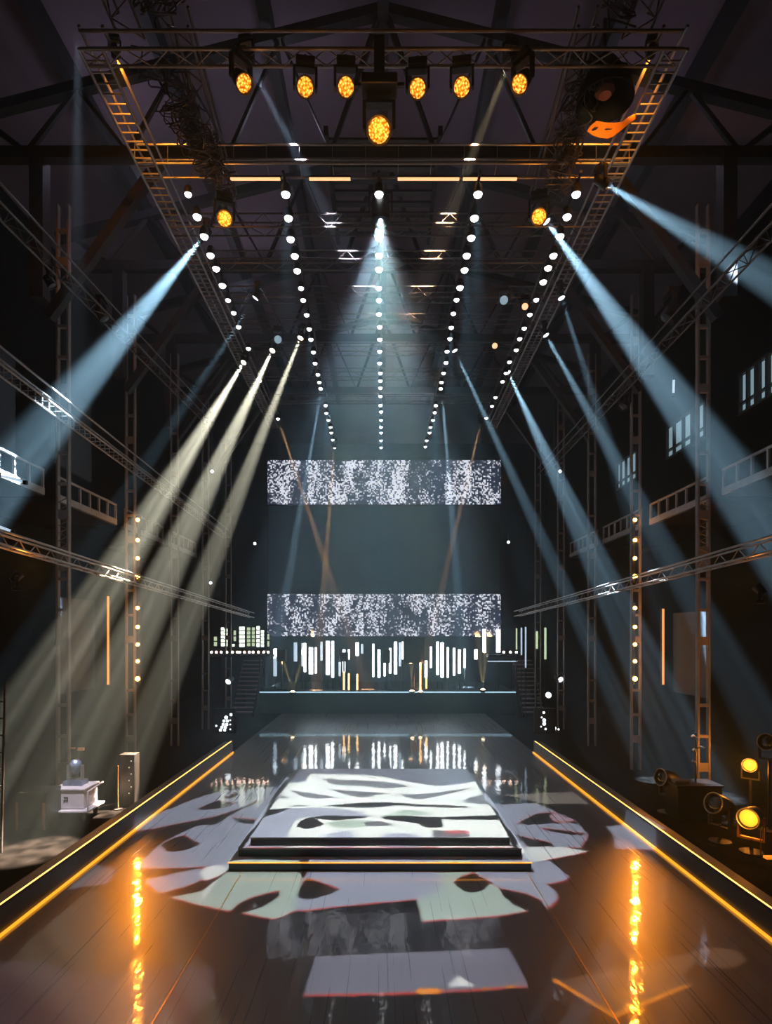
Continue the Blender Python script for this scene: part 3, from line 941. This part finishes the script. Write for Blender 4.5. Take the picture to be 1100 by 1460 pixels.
# lamp banks on the floor at both sides of the runway end
for s, sn, cells in ((-1, 'left', [(322, 1023, 5, 2.5), (319, 1028, 4, 2), (324, 1028, 4, 2), (318, 1033, 4, 2), (323, 1033, 4, 2), (316, 1037, 4, 2), (321, 1037, 4, 2), (314, 1041, 4, 2), (320, 1041, 4, 2), (329, 1019, 4, 4), (328, 1027, 2, 3), (328, 1033, 2, 2.5), (328, 1040, 2, 3), (308, 1035, 2.5, 2.5)]),
                     (1, 'right', [(775, 1016, 3.5, 1.8), (772, 1023, 2.5, 2), (775.5, 1027, 5, 1.8), (775.5, 1032, 5, 2), (771, 1036, 2, 1.6), (777.5, 1039.5, 3, 2), (796, 1040, 2.6, 2.2)])):
    dd2 = 24.0
    xc = 320 if s < 0 else 777
    bb = P(xc, 1046, dd2)
    bb.z = 0
    t = thing('lamp_bank', bb, 'low bank of cold white lamps on the floor past the %s kerb end' % sn, 'lamp bank', 'lamp banks')
    MB().box((0, .12, .5), (.85, .2, 1.0)).build('rack', BLACK, t, bevel=.02)
    for x, y, wp, hp in cells:
        p = P(x, y, dd2) - bb
        MB().lathe([(-.01, wp * dd2 / F / 2), (.02, wp * dd2 / F / 2 * .8), (.03, 0)], Vector((0, -1, 0)).to_track_quat('Z', 'Y'), p, 10).build('lamp', LEDSOFT, t, smooth=True)
        MB().box(p + Vector((0, .06, 0)), (.04, .12, .03)).build('lamp_bracket', BLACK, t)
for x, y, d, ax, lab in ((325, 972, 25, (-.4, -1, -.6), 'small tilted oval spotlight left of the rear stage'), (798.5, 969, 25, (.5, -1, -.5), 'small tilted oval spotlight right of the rear stage'), (781.5, 991, 25, (0, -1, .3), 'tiny white spotlight below the oval one on the right'),
                         (789, 1038, 24.2, (.6, -1, .5), 'slanted white spotlight on the floor by the right lamp bank'),
                         (363, 775, 26, (0, -1, 0), 'tiny white spotlight left of the backdrop panel'), (724.5, 773, 26, (0, -1, 0), 'tiny white spotlight right of the backdrop panel'), (300, 831, 24, (0, -1, 0), 'tiny white spotlight above the lower left catwalk'),
                         (302, 672, 24, (0, -1, 0), 'tiny white spotlight among the cream beams'), (798, 672, 24, (0, -1, 0), 'tiny white spotlight among the blue beams on the right')):
    p = P(x, y, d)
    t = thing('spotlight', p, lab, 'spotlight', 'tiny white spotlights')
    q = Vector(ax).normalized().to_track_quat('Z', 'Y')
    k = 1.5 if 'oval' in lab or 'slanted' in lab else .8
    MB().lathe([(-.2 * k, 0), (-.2 * k, .07 * k), (.0, .11 * k), (.0, .09 * k), (-.03, 0)], q, (0, 0, 0), 14).build('can', BLACK, t, smooth=True)
    MB().lathe([(-.02, .09 * k), (.03 * k, .06 * k), (.04 * k, 0)], q, (0, 0, 0), 14).build('lens', LEDSOFT, t, smooth=True)
    MB().tube([(0, .1, .02), (0, .1, .4)] if p.z > 1.2 else [(0, .1, .02), (0, .1, -p.z)], .02, 6).build('stem', DARKMETAL, t)
# slim tubes at the left edge and on the right
for (xa, ya), (xb, yb), d, lab in (((-4, 750), (19, 759), 11.0, 'short cold white tube at the left edge between the catwalks'), ((0, 677), (36, 688), 11.6, 'cold white tube under the nearest left balcony'),
                                   ((960, 540), (959.5, 563), 14.2, 'short upright white tube hanging by the high right truss')):
    a, b = P(xa, ya, d), P(xb, yb, d)
    t = thing('light_tube', a, lab, 'light tube')
    MB().tube([(0, 0, 0), b - a], .028, 8).build('tube', TUBEDIM, t)
    for p in (Vector((0, 0, 0)), b - a):
        MB().box(p, (.07, .07, .07)).build('end_cap', BLACK, t)

# ------------------------------------------------------------------ the orange plate and the hood on the right side truss
OUT = [(250, 595), (275, 560), (300, 535), (345, 500), (420, 515), (520, 520), (600, 508), (650, 465), (720, 430), (740, 470), (700, 500), (640, 545), (560, 610), (500, 655), (450, 670), (380, 660), (310, 640)]
E1 = [(290, 590), (325, 556), (368, 556), (340, 588), (305, 602)]
E2 = [(415, 582), (450, 568), (515, 573), (480, 588), (430, 592)]
cu = bpy.data.curves.new('shroud', 'CURVE')
cu.dimensions = '2D'
cu.fill_mode = 'BOTH'
cu.extrude = .005
cu.bevel_depth = .002
dpl = 10.2
pc = P(860, 185, dpl)
for poly in (OUT, E1, E2):
    sp = cu.splines.new('POLY')
    sp.points.add(len(poly) - 1)
    for k, (u, v) in enumerate(poly):
        q = P(800 + u * .14545, 100 + v * .14545, dpl) - pc
        sp.points[k].co = (q.x, q.z, 0, 1)
    sp.use_cyclic_u = True
tmp = bpy.data.objects.new('tmp', cu)
COL.objects.link(tmp)
bpy.context.view_layer.update()
dg = bpy.context.evaluated_depsgraph_get()
me = bpy.data.meshes.new_from_object(tmp.evaluated_get(dg))
bpy.data.objects.remove(tmp)
me.transform(Matrix.Rotation(PI / 2, 4, 'X'))
me.materials.clear()
me.materials.append(ORANGEPLATE)
pl = bpy.data.objects.new('bracket_plate', me)
COL.objects.link(pl)
pl.location = pc
tag(pl, 'curved orange plate with two slots fixed to the right ladder truss', 'bracket')
spot(pc + Vector((-.9, -1.4, -.9)), pc, (1, .55, .2), 300, 24, 1)  # added spot that brightens the orange plate, no fixture
t = thing('lamp_hood', P(862, 92, 9.9), 'large black cone hood hanging above the orange slotted plate', 'lamp hood')
MB().lathe([(.1, 0), (.1, .12), (0, .2), (-.4, .42), (-.62, .46), (-.62, .42), (-.4, .38), (0, .15), (.05, 0)], None, (0, 0, 0), 28).build('hood', SOFTBLACK, t, smooth=True)
MB().tube([(0, 0, .1), (0, 0, .75)], .03, 8).build('stem', DARKMETAL, t)
MB().lathe([(-.5, 0), (-.52, .1), (-.45, .16), (-.3, .1), (-.2, 0)], None, (0, 0, 0), 18).build('bulb', mat('bulb_dull_orange', (.25, .1, .05), .4), t, smooth=True)

# ------------------------------------------------------------------ floor equipment, left
b0 = Vector((-6.75, 13.0, 0))
t = thing('equipment_cart', b0, 'white equipment cart on castors beside the left kerb', 'cart')
MB().box((.05, 0, .47), (.66, .62, .40)).build('case_body', WHITECASE, t, bevel=.015)
MB().box((.05, 0, .69), (.72, .68, .04)).build('lid', WHITECASE, t, bevel=.012)
tray = MB().box((.08, -.02, .24), (.86, .8, .05)).build('tray', WHITECASE, t, bevel=.015)
MB().tube([(.5, -.38, .27), (.5, -.38, .66), (.5, .3, .7)], .018, 8).build('push_handle', WHITECASE, t)
for sx in (-1, 1):
    for sy in (-1, 1):
        wq = Vector((1, 0, 0)).to_track_quat('Z', 'Y')
        fk = MB().box((.05 + sx * .3, sy * .28, .17), (.05, .05, .12)).build('castor_fork', DARKMETAL, t)
        MB().lathe([(-.025, 0), (-.025, .07), (.025, .07), (.025, 0)], wq, (.05 + sx * .3, sy * .28, .075), 16).build('wheel', BLACK, fk)
# the small dark mark on the front of the case
mk = MB().box((.0, -.316, .52), (.085, .008, .022)).build('printed_mark', BLACK, t)
MB().box((.0, -.316, .46), (.085, .008, .022)).build('mark_bar', BLACK, mk)
MB().box((.035, -.316, .48), (.022, .0078, .1)).build('mark_stroke', BLACK, mk)
MB().box((-.035, -.316, .44), (.022, .0078, .05)).build('mark_stroke', BLACK, mk)
t = thing('stage_lamp', b0 + Vector((.02, .05, .71)), 'blue and silver stage lamp standing on the white cart', 'stage light')
MB().box((0, 0, .05), (.42, .3, .1)).build('base', mat('lamp_body_blue', (.12, .16, .26), .3, .5, var=.8, scale=12), t, bevel=.015)
MB().prism([(-.17, .1), (.17, .1), (.17, .42), (.13, .42), (.13, .15), (-.13, .15), (-.13, .42), (-.17, .42)], .1).build('yoke', mat('lamp_yoke_silver', (.4, .42, .45), .35, .8), t)
MB().lathe([(-.16, 0), (-.16, .08), (-.05, .12), (.12, .12), (.14, .1), (.1, 0)], Vector((.3, -.6, .8)).normalized().to_track_quat('Z', 'Y'), (0, 0, .38), 18).build('head', mat('lamp_body_blue'), t, smooth=True)
MB().tube([(0, .1, .1), (.01, .1, .7), (.05, .08, .78)], .014, 6).build('mast', DARKMETAL, t)
MB().box((.09, .06, .76), (.12, .08, .06)).build('amber_marker', COPPER, t)
MB().box((-.1, .06, .78), (.12, .04, .03)).build('amber_marker', COPPER, t)
t = thing('road_case', (-7.15, 12.4, 0), 'black case with brown corner straps left of the white cart', 'case')
MB().box((0, 0, .4), (.6, .6, .76)).build('case_body', BLACK, t, bevel=.02)
MB().box((.27, -.31, .3), (.05, .02, .55)).build('strap', COPPER, t)
MB().box((-.27, -.31, .3), (.05, .02, .55)).build('strap', COPPER, t)
for sx in (-1, 1):
    MB().box((sx * .22, 0, .025), (.1, .5, .05)).build('foot', DARKMETAL, t)
t = thing('marker_post', P(168, 1160, 13.6) * 1.0, 'slim gold post beside the left kerb past the white cart', 'post')
t.location.z = 0
MB().tube([(0, 0, .02), (0, 0, 1.0)], .014, 8).build('pole', COPPER, t)
MB().lathe([(0, 0), (0, .1), (.02, .1), (.03, 0)], None, (0, 0, 0), 14).build('foot', BLACK, t)
t = thing('cable_rack', (-5.95, 14.0, 0), 'black rack dotted with tiny lights behind the white cart', 'rack')
MB().box((0, 0, .6), (.35, .3, 1.2)).build('cabinet', BLACK, t, bevel=.01)
for k in range(6):
    MB().box((.05 + (k % 2) * .05, -.155, .3 + k * .15), (.025, .012, .025)).build('indicator', PANEDIM, t)
t = thing('step_ladder', (-7.3, 10.9, 0), 'slim aluminium ladder leaning at the left edge', 'ladder')
for k in (0, 1):
    MB().tube([(k * .32, 0, 0), (k * .32 - .15, .35, 3.1)], .022, 8).build('rail', DULLALU, t)
for k in range(9):
    u = .08 + k * .1
    MB().tube([(-.15 * u, .35 * u, 3.1 * u), (.32 - .15 * u, .35 * u, 3.1 * u)], .014, 6).build('rung', DULLALU, t)

spot((-4.4, 8.6, 12.6), b0 + Vector((.05, -.1, .55)), (.93, .88, 1), 9500, 7, .8, .05)  # spot added to brighten the white cart

# ------------------------------------------------------------------ floor equipment, right
def floor_head(p, target, s, lensmat, lab, doors=False):
    """A head on a floor stand: base on the floor, yoke upright."""
    p = Vector(p)
    ax = (Vector(target) - p).normalized()
    t = thing('floor_light', (p.x, p.y, 0), lab, 'stage light', 'floor lights beside the kerbs')
    yaw = math.atan2(ax.x, -ax.y)
    q = Quaternion((0, 0, 1), yaw)
    z = p.z
    piv = Vector((0, 0, z)) - ax * .17 * s
    MB().lathe([(0, 0), (0, .2), (.03, .2), (.05, .04), (.05, 0)], None, (piv.x, piv.y, 0), 18).build('foot', BLACK, t, smooth=True)
    MB().tube([(piv.x, piv.y, .04), (piv.x, piv.y, z - .42 * s)], .03, 8).build('stand_pole', DARKMETAL, t)
    U = [(-.24, .02), (-.2, .02), (-.2, -.4), (.2, -.4), (.2, .02), (.24, .02), (.24, -.44), (-.24, -.44)]
    MB().prism([(x * s, zz * s) for x, zz in U], .08 * s, q, piv).build('yoke', COPPER if doors else DARKMETAL, t)
    qa = ax.to_track_quat('Z', 'Y')
    MB().lathe([(zz * s, r * s) for zz, r in ((-.28, 0), (-.28, .1), (-.2, .16), (.0, .19), (.15, .2), (.19, .2), (.19, .17), (.14, .16), (.14, 0))], qa, piv, 26).build('head', BLACK, t, smooth=True)
    MB().lathe([(zz * s, r * s) for zz, r in ((.145, .16), (.17, .13), (.19, .07), (.195, 0))], qa, piv, 26).build('lens', lensmat, t, smooth=True)
    ring = [piv + qa @ Vector((.195 * s * math.cos(a), .195 * s * math.sin(a), .19 * s)) for a in [2 * PI * k / 28 for k in range(28)]]
    MB().tube(ring, .014 * s, 6, closed=True).build('bezel', ALU, t)
    return t


for s, sn in ((-1, 'left'), (1, 'right')):  # uplights added to turn the nearest columns amber
    p = Vector((s * 7.3, 12.5, .4))
    tg = Vector((s * 7.45, 13.85, 5.0))
    floor_head(p, tg, .5, AMBERLENS, 'added amber uplight at the foot of the nearest %s column' % sn)
    spot(p + (tg - p).normalized() * .12, tg, AMB, 420, 30, 1, .05)
GLASS = mat('lens_clear_dark', (.03, .035, .04), .08, coat=1)
AMBLENS2 = mat('lens_amber_bright', (.8, .5, .1), .2, emit=(1, .40, .025), es=1.7, var=.4, scale=30, sample=False)
floor_head(P(942, 1108, 13.3), P(880, 1098, 13.0), .95, GLASS, 'black floor light with a gold rim nearest the right kerb, facing the stage')
floor_head(P(1017, 1145, 11.4), P(955, 1125, 11.0), 1.0, GLASS, 'black floor light with a silver rim in the middle of the right floor lights')
fl = floor_head(P(1066, 1167, 10.8), P(960, 1230, 8.8), .95, AMBLENS2, 'floor light with a lit yellow lens in the lower right', doors=True)
point(P(1062, 1169, 10.55), AMB, 14)
floor_head(P(1068, 1091, 13.0), P(960, 1190, 8.0), .75, AMBLENS2, 'glowing amber floor light highest among the right floor lights')
point(P(1064, 1094, 12.75), AMB, 55)
floor_head(P(1092, 1058, 12.0), P(1030, 1058, 11.0), .85, GLASS, 'black floor light with a pale rim cut by the right edge of the picture')
t = thing('equipment_crate', (6.75, 13.0, 0), 'black crate carrying a small mast behind the right floor lights', 'crate')
MB().box((0, 0, .38), (.95, .6, .7)).build('crate_body', BLACK, t, bevel=.015)
MB().box((0, 0, .75), (1.0, .64, .03)).build('lid', DARKMETAL, t)
MB().box((-.3, -.05, .80), (.32, .2, .07)).build('control_box', DULLALU, t, bevel=.01)
mast = MB().tube([(.06, 0, .76), (.06, 0, 1.85)], .022, 8).build('mast', DARKMETAL, t)
for k, (dx, z) in enumerate(((-.13, 1.75), (.02, 1.7), (-.1, 1.45), (-.14, 1.2), (.16, 1.5))):
    MB().tube([(.06, 0, z), (.06 + dx * .6, -.05, z + .05), (.06 + dx, -.05, z + .02)], .02, 6).build('clamp_arm', DULLALU, mast)
for sx in (-1, 1):
    MB().box((sx * .35, 0, .02), (.1, .5, .05)).build('foot', DARKMETAL, t)
t = thing('clear_stand', (6.95, 10.7, 0), 'thin square wire stand beside the yellow floor light', 'stand')
MB().tube([(-.18, 0, .02), (-.18, 0, .55), (.2, 0, .48), (.2, 0, .02)], .01, 6).build('wire_frame', DULLALU, t)
MB().box((-.03, -.1, .03), (.28, .1, .04)).build('amber_marker', mat('amber_marker', (.8, .3, .05), .4, emit=(1, .25, .02), es=1.2, sample=False), t)

# ------------------------------------------------------------------ gobo projector over the platform
SRC = Vector((-.05, 12.0, 12.45))
GD = .12                                            # distance from lamp to the glass
CLASSES = ['K', 'W', 'S', 'L', 'Ld', 'G', 'D1', 'T', 'Pp', 'O2', 'O', 'R', 'Pk', 'Fr']
TINT = {'W': (.95, 1, .89), 'S': (.50, .62, .50), 'L': (.40, .43, .50), 'Ld': (.20, .195, .23), 'G': (.17, .17, .18), 'D1': (.13, .13, .17), 'T': (.26, .22, .17), 'Pp': (.04, .028, .04), 'O2': (.12, .06, .03),
        'O': (1, .30, .02), 'R': (.75, .14, .14), 'Pk': (.5, .37, .42), 'Fr': (.62, .07, .06)}
HT = .44
SHAPES = [
    # platform top
    ('D1', HT, [(355, 1196), (428, 1096), (664, 1095), (729, 1196)]),
    ('W', HT, [(442, 1103), (464, 1104), (492, 1104), (520, 1105), (560, 1110), (590, 1116), (630, 1120.6), (678, 1114.5), (710, 1162), (727, 1196), (355, 1196), (412, 1115.6), (434, 1116)]),
    ('G', HT, [(460, 1109.6), (490, 1112), (520, 1113), (550, 1115), (572, 1118), (582, 1121), (564, 1123), (540, 1123.6), (520, 1121), (492, 1120), (476, 1119), (468, 1116)]),
    ('G', HT, [(415, 1127), (430, 1129), (452, 1132.4), (470, 1135), (484, 1137.6), (464, 1138.4), (446, 1138), (430, 1135.6), (422, 1132)]),
    ('G', HT, [(471, 1124.4), (490, 1127), (516, 1128.4), (536, 1129.6), (548, 1131.2), (532, 1134.4), (516, 1136.8), (500, 1134.4), (484, 1130)]),
    ('G', HT, [(397, 1134), (406, 1135), (417, 1138), (392, 1138.4)]),
    ('G', HT, [(411, 1149), (428, 1147.6), (446, 1148.4), (428, 1150)]),
    ('G', HT, [(566, 1131), (590, 1132.4), (610, 1131), (636, 1128), (672, 1123), (652, 1129), (620, 1136), (596, 1140), (582, 1137)]),
    ('G', HT, [(657, 1141.6), (670, 1137), (688, 1132.4), (695, 1140), (699, 1147), (680, 1146), (666, 1144.4)]),
    ('L', HT, [(380, 1154), (412, 1152), (460, 1151.6), (490, 1154), (516, 1159), (530, 1164), (500, 1168), (468, 1168), (452, 1166), (436, 1165), (420, 1171), (414, 1184), (411, 1196), (350, 1196)]),
    ('K', HT, [(462, 1149), (492, 1146), (524, 1144), (560, 1144.4), (600, 1147), (640, 1148), (674, 1151), (644, 1151.6), (600, 1150), (570, 1148.4), (540, 1151), (520, 1151.6), (488, 1150.4)]),
    ('K', HT, [(381, 1154), (413, 1152.4), (398, 1158), (376, 1165)]),
    ('K', HT, [(449, 1166), (460, 1163), (490, 1163), (530, 1164), (510, 1167), (480, 1169.6), (460, 1168.4)]),
    ('K', HT, [(423, 1178), (426, 1172), (436, 1166.4), (444, 1164.4), (452, 1168), (461.6, 1175.6), (454, 1178.4), (448, 1180), (440, 1181.6), (430, 1181)]),
    ('S', HT, [(464, 1172), (500, 1169), (532, 1171), (560, 1174), (560, 1177), (530, 1178), (504, 1180), (480, 1181)]),
    ('L', HT, [(464, 1192), (472, 1188), (500, 1183.4), (505, 1196), (464, 1196)]),
    ('S', HT, [(542, 1164), (560, 1159), (580, 1155), (598, 1155.6), (620, 1162), (580, 1163)]),
    ('K', HT, [(540, 1166), (552, 1163.6), (580, 1163), (620, 1165), (664, 1163.6), (710, 1162), (713, 1166), (716, 1169), (660, 1169), (630, 1168), (632, 1179), (608, 1180), (594, 1174), (570, 1171), (552, 1168)]),
    ('G', HT, [(520, 1172), (540, 1171), (562, 1175.6), (540, 1178), (520, 1177)]),
    ('L', HT, [(543, 1196), (543, 1192), (556, 1188), (572, 1187.4), (590, 1189), (600, 1196)]),
    ('G', HT, [(616, 1183), (666, 1188), (670, 1194), (616, 1194)]),
    ('R', HT, [(634, 1184), (666, 1184), (668, 1188), (635, 1188)]),
    # floor, left of the platform
    ('L', 0, [(184, 1184), (200, 1174), (220, 1162), (250, 1150), (276, 1139), (304, 1131), (326, 1126), (351, 1125), (338, 1130), (316, 1139), (330, 1137), (352, 1127), (368, 1122), (412, 1123), (388, 1141), (370, 1141), (340, 1153), (310, 1163), (280, 1169), (250, 1175), (220, 1181), (200, 1183.6)]),
    ('K', 0, [(282, 1153), (300, 1145), (312, 1141), (334, 1145), (320, 1151), (300, 1154.4), (286, 1155)]),
    ('L', 0, [(400, 1138), (386, 1143), (380, 1165), (365, 1194), (345, 1215), (325, 1238), (286, 1236), (260, 1237), (198, 1238), (196, 1237), (202, 1228), (214, 1216), (228, 1205), (240, 1197), (260, 1187), (284, 1177), (308, 1175.6), (324, 1165), (360, 1147)]),
    ('K', 0, [(327, 1165), (350, 1167), (369, 1169), (360, 1175.6), (340, 1172)]),
    ('K', 0, [(229, 1206), (240, 1198), (262, 1190), (285, 1203), (270, 1210), (252, 1214), (238, 1213)]),
    ('L', 0, [(206, 1255), (250, 1245), (284, 1238), (292, 1252), (270, 1262), (230, 1273), (218, 1266)]),
    ('W', 0, [(284, 1246), (292, 1237), (308, 1234), (324, 1236), (326, 1240), (310, 1250), (292, 1255)]),
    ('S', 0, [(244, 1279), (270, 1274), (288, 1270), (310, 1254), (334, 1240), (400, 1240), (424, 1240), (432, 1254), (424, 1276), (420, 1298), (390, 1309), (346, 1301), (360, 1298), (380, 1290), (398, 1278), (400, 1269), (370, 1276), (350, 1283), (338, 1290), (329, 1299), (280, 1289)]),
    ('W', 0, [(285, 1282), (292, 1270), (304, 1258), (311, 1254), (298, 1270), (292, 1282)]),
    ('L', 0, [(420, 1298), (424, 1276), (432, 1254), (440, 1240), (610, 1240), (623, 1244), (630, 1254), (629, 1264), (620, 1274), (602, 1280), (590, 1282), (474, 1293), (440, 1297)]),
    ('K', 0, [(424, 1276), (430, 1260), (438, 1251), (456, 1257), (484, 1267.6), (464, 1277), (440, 1282.4), (427, 1280)]),
    ('S', 0, [(623, 1240), (674, 1240), (694, 1256), (712, 1268), (720, 1280), (734, 1291), (751, 1298), (710, 1305), (602, 1313), (594, 1282), (602, 1280), (620, 1274), (629, 1264), (630, 1254)]),
    ('L', 0, [(672, 1240), (756, 1240), (768, 1258), (782, 1262), (794, 1276), (792, 1286), (778, 1295), (773, 1284), (750, 1274), (714, 1266), (698, 1257)]),
    ('K', 0, [(646, 1258), (656, 1250), (674, 1244), (694, 1254), (697, 1262), (690, 1268), (678, 1272.4), (664, 1271.6), (652, 1264)]),
    ('L', 0, [(740, 1230), (776, 1226), (790, 1232), (810, 1250), (806, 1255), (780, 1260), (766, 1257), (750, 1240)]),
    ('W', 0, [(740, 1208), (790, 1207), (820, 1211), (838, 1214), (810, 1220), (776, 1226), (745, 1230)]),
    # floor, right of the platform
    ('T', 0, [(716, 1133), (760, 1131), (818, 1129), (838, 1146), (790, 1146), (770, 1145.6), (750, 1140)]),
    ('L', 0, [(690, 1148), (758, 1145), (770, 1148), (794, 1158), (770, 1159), (750, 1166), (737, 1174), (750, 1175.6), (794, 1174), (824, 1174), (835, 1187), (836, 1194), (828, 1208), (790, 1208), (780, 1200), (734, 1189), (700, 1165)]),
    ('K', 0, [(767, 1181), (790, 1182), (835, 1188), (828, 1191), (800, 1188)]),
    ('Pk', 0, [(781, 1164), (796, 1160), (820, 1170), (794, 1171.6)]),
    ('L', 0, [(700, 1150), (722, 1170), (734, 1189), (752, 1208), (745, 1215), (725, 1200)]),
    ('L', 0, [(864, 1178), (905, 1178), (965, 1212), (876, 1210), (875, 1194)]),
    # floor, nearer the camera
    ('G', 0, [(94, 1269), (136, 1233), (168, 1239), (154, 1259)]),
    ('Ld', 0, [(434, 1418), (449, 1364), (634, 1356), (724, 1352), (753, 1405), (598, 1414)]),
    ('W', 0, [(640, 1406), (653, 1391), (676, 1406)]),
    ('O', 0, [(592, 1413), (597, 1409), (624, 1409), (628, 1413), (624, 1417), (597, 1417)]),
    ('O', 0, [(687, 1410), (692, 1408), (697, 1410), (692, 1413)]),
    ('O', 0, [(719, 1407), (725, 1405), (734, 1405), (736, 1408), (725, 1409)]),
    ('O2', 0, [(789, 1398.5), (877, 1383), (982, 1358), (1016, 1351), (1057, 1357), (1063, 1372), (1038, 1380), (989, 1374), (973, 1388), (982, 1406), (874, 1451)]),
    ('O', 0, [(789, 1398.5), (874, 1451), (982, 1406), (980, 1403), (874, 1446), (795, 1398)]),
    ('Pp', 0, [(-10, 1369), (62, 1375), (124, 1388), (173, 1391), (222, 1378), (297, 1378), (309, 1388), (269, 1470), (-10, 1470)]),
]
N = 1150
XR = (-6.4, 6.4)
YR = (5.6, 17.2)


def rounded(poly):
    """Round the gentle corners of a traced outline, keep the sharp ones."""
    n = len(poly)
    pv = [Vector(p) for p in poly]
    out = []
    for i in range(n):
        p0, p1, p2, p3 = pv[i - 1], pv[i], pv[(i + 1) % n], pv[(i + 2) % n]

        def soft(a, b, c):
            u, v = (b - a), (c - b)
            return u.length > 1e-6 and v.length > 1e-6 and u.angle(v) < math.radians(38)
        t1 = (p2 - p0) * .5 if soft(p0, p1, p2) else (p2 - p1)
        t2 = (p3 - p1) * .5 if soft(p1, p2, p3) else (p2 - p1)
        for j in range(5):
            t = j / 5
            h = (2 * t ** 3 - 3 * t ** 2 + 1) * p1 + (t ** 3 - 2 * t ** 2 + t) * t1 + (-2 * t ** 3 + 3 * t ** 2) * p2 + (t ** 3 - t ** 2) * t2
            out.append((h.x, h.y))
    return out


grid = np.zeros((N, N), dtype=np.int8)
gx = XR[0] + (np.arange(N) + .5) * (XR[1] - XR[0]) / N
gy = YR[0] + (np.arange(N) + .5) * (YR[1] - YR[0]) / N
for cl, zz, poly in SHAPES:
    pts = []
    for x, y in rounded(poly):
        p = PZ(x, y, zz)
        k = SRC.z / (SRC.z - p.z)                   # carried on to the floor plane as seen from the lamp
        pts.append((SRC.x + (p.x - SRC.x) * k, SRC.y + (p.y - SRC.y) * k))
    px = np.array([q[0] for q in pts])
    py = np.array([q[1] for q in pts])
    ix = np.where((gx >= px.min()) & (gx <= px.max()))[0]
    iy = np.where((gy >= py.min()) & (gy <= py.max()))[0]
    if len(ix) == 0 or len(iy) == 0:
        continue
    X, Y = np.meshgrid(gx[ix], gy[iy])
    ins = np.zeros(X.shape, bool)
    n = len(px)
    for i in range(n):
        xa, ya, xb, yb = px[i], py[i], px[i - 1], py[i - 1]
        if ya == yb:
            continue
        c = ((ya > Y) != (yb > Y)) & (X < (xb - xa) * (Y - ya) / (yb - ya) + xa)
        ins ^= c
    sub = grid[iy[0]:iy[-1] + 1, ix[0]:ix[-1] + 1]
    sub[ins] = CLASSES.index(cl)
# red fringe where a bright shape ends towards the camera
bright = np.isin(grid, [CLASSES.index(c) for c in ('W', 'S', 'L', 'Ld', 'Pk')])
fr = np.zeros_like(bright)
for k in range(1, 5):
    fr[:-k, :] |= bright[k:, :]
fr &= (grid == 0)
fr[gy > 10.4, :] &= (np.abs(gx) > 2.7)[None, :]
grid[fr] = CLASSES.index('Fr')

t = thing('gobo_projector', SRC + Vector((0, 0, .36)), 'black pattern projector hanging over the platform from the second truss', 'projector')
MB().lathe([(.0, 0), (.0, .12), (-.06, .17), (-.30, .18), (-.52, .19), (-.52, .17), (-.30, .165), (-.06, .15), (-.06, 0)], None, (0, 0, 0), 28).build('housing', BLACK, t, smooth=True)
MB().tube([(0, 0, 0), (0, -.05, .3)], .03, 8).build('clamp', DARKMETAL, t)
MB().prism([(-.24, .06), (.24, .06), (.24, -.36), (.21, -.36), (.21, .03), (-.21, .03), (-.21, -.36), (-.24, -.36)], .08).build('yoke', BLACK, t)
K = GD / SRC.z
verts, faces, mi = [], [], []


def quad(xa, xb, ya, yb, m_):
    b_ = len(verts)
    for x, y in ((xa, ya), (xb, ya), (xb, yb), (xa, yb)):
        verts.append(((x - SRC.x) * K, (y - SRC.y) * K, -.36 - GD))
    faces.append((b_, b_ + 1, b_ + 2, b_ + 3))
    mi.append(m_)


ex = [XR[0] + i * (XR[1] - XR[0]) / N for i in range(N + 1)]
ey = [YR[0] + i * (YR[1] - YR[0]) / N for i in range(N + 1)]
for r in range(N):
    row = grid[r]
    cut = np.flatnonzero(np.diff(row)) + 1
    st = [0, *cut.tolist(), N]
    for a, b in zip(st, st[1:]):
        quad(ex[a], ex[b], ey[r], ey[r + 1], int(row[a]))
BIG = 17.5
quad(-BIG, XR[0], -6, 30, 0)
quad(XR[1], BIG, -6, 30, 0)
quad(XR[0], XR[1], -6, YR[0], 0)
quad(XR[0], XR[1], YR[1], 30, 0)
me = bpy.data.meshes.new('gobo_glass')
me.from_pydata(verts, [], faces)
for c in CLASSES:
    if c == 'K':
        me.materials.append(BLACK)
        continue
    m = bpy.data.materials.new('dichroic_' + c)
    m.use_nodes = True
    nt = m.node_tree
    tr = nt.nodes.new('ShaderNodeBsdfTransparent')
    tr.inputs[0].default_value = (*TINT[c], 1)
    nt.links.new(tr.outputs[0], nt.nodes['Material Output'].inputs['Surface'])
    me.materials.append(m)
me.polygons.foreach_set('material_index', mi)
gp = bpy.data.objects.new('gobo_glass', me)
COL.objects.link(gp)
gp.parent = t
sp = spot(SRC, SRC + Vector((0, 0, -5)), (.94, 1, 1.06), 31500, 74, .0, .0003)
sp.data.name = 'projector_lamp'

# ------------------------------------------------------------------ general light
# unseen fill points added above the rig to brighten the roof
for x, y, pw in ((-6.4, 15.2, 36), (6.2, 15.2, 20), (-2.2, 14.6, 24), (2.0, 15.2, 18), (-5.0, 21, 30)):
    point((x, y, 16.1), (.78, .74, 1), pw, .2)
# cold wash from the rear of the rig onto the rear stage and screens
spot((0, 22, 12.6), (0, 31, 3), (.45, .75, 1), 900, 70, 1, .2)

# ------------------------------------------------------------------ output look
sc.view_settings.view_transform = 'Standard'
sc.view_settings.look = 'None'
sc.view_settings.gamma = 1
sc.view_settings.use_curve_mapping = False
sc.view_settings.exposure = -.1
sc.cycles.use_denoising = True
sc.cycles.max_bounces = 6
sc.cycles.transparent_max_bounces = 12
sc.cycles.volume_bounces = 0
sc.cycles.sample_clamp_indirect = 4
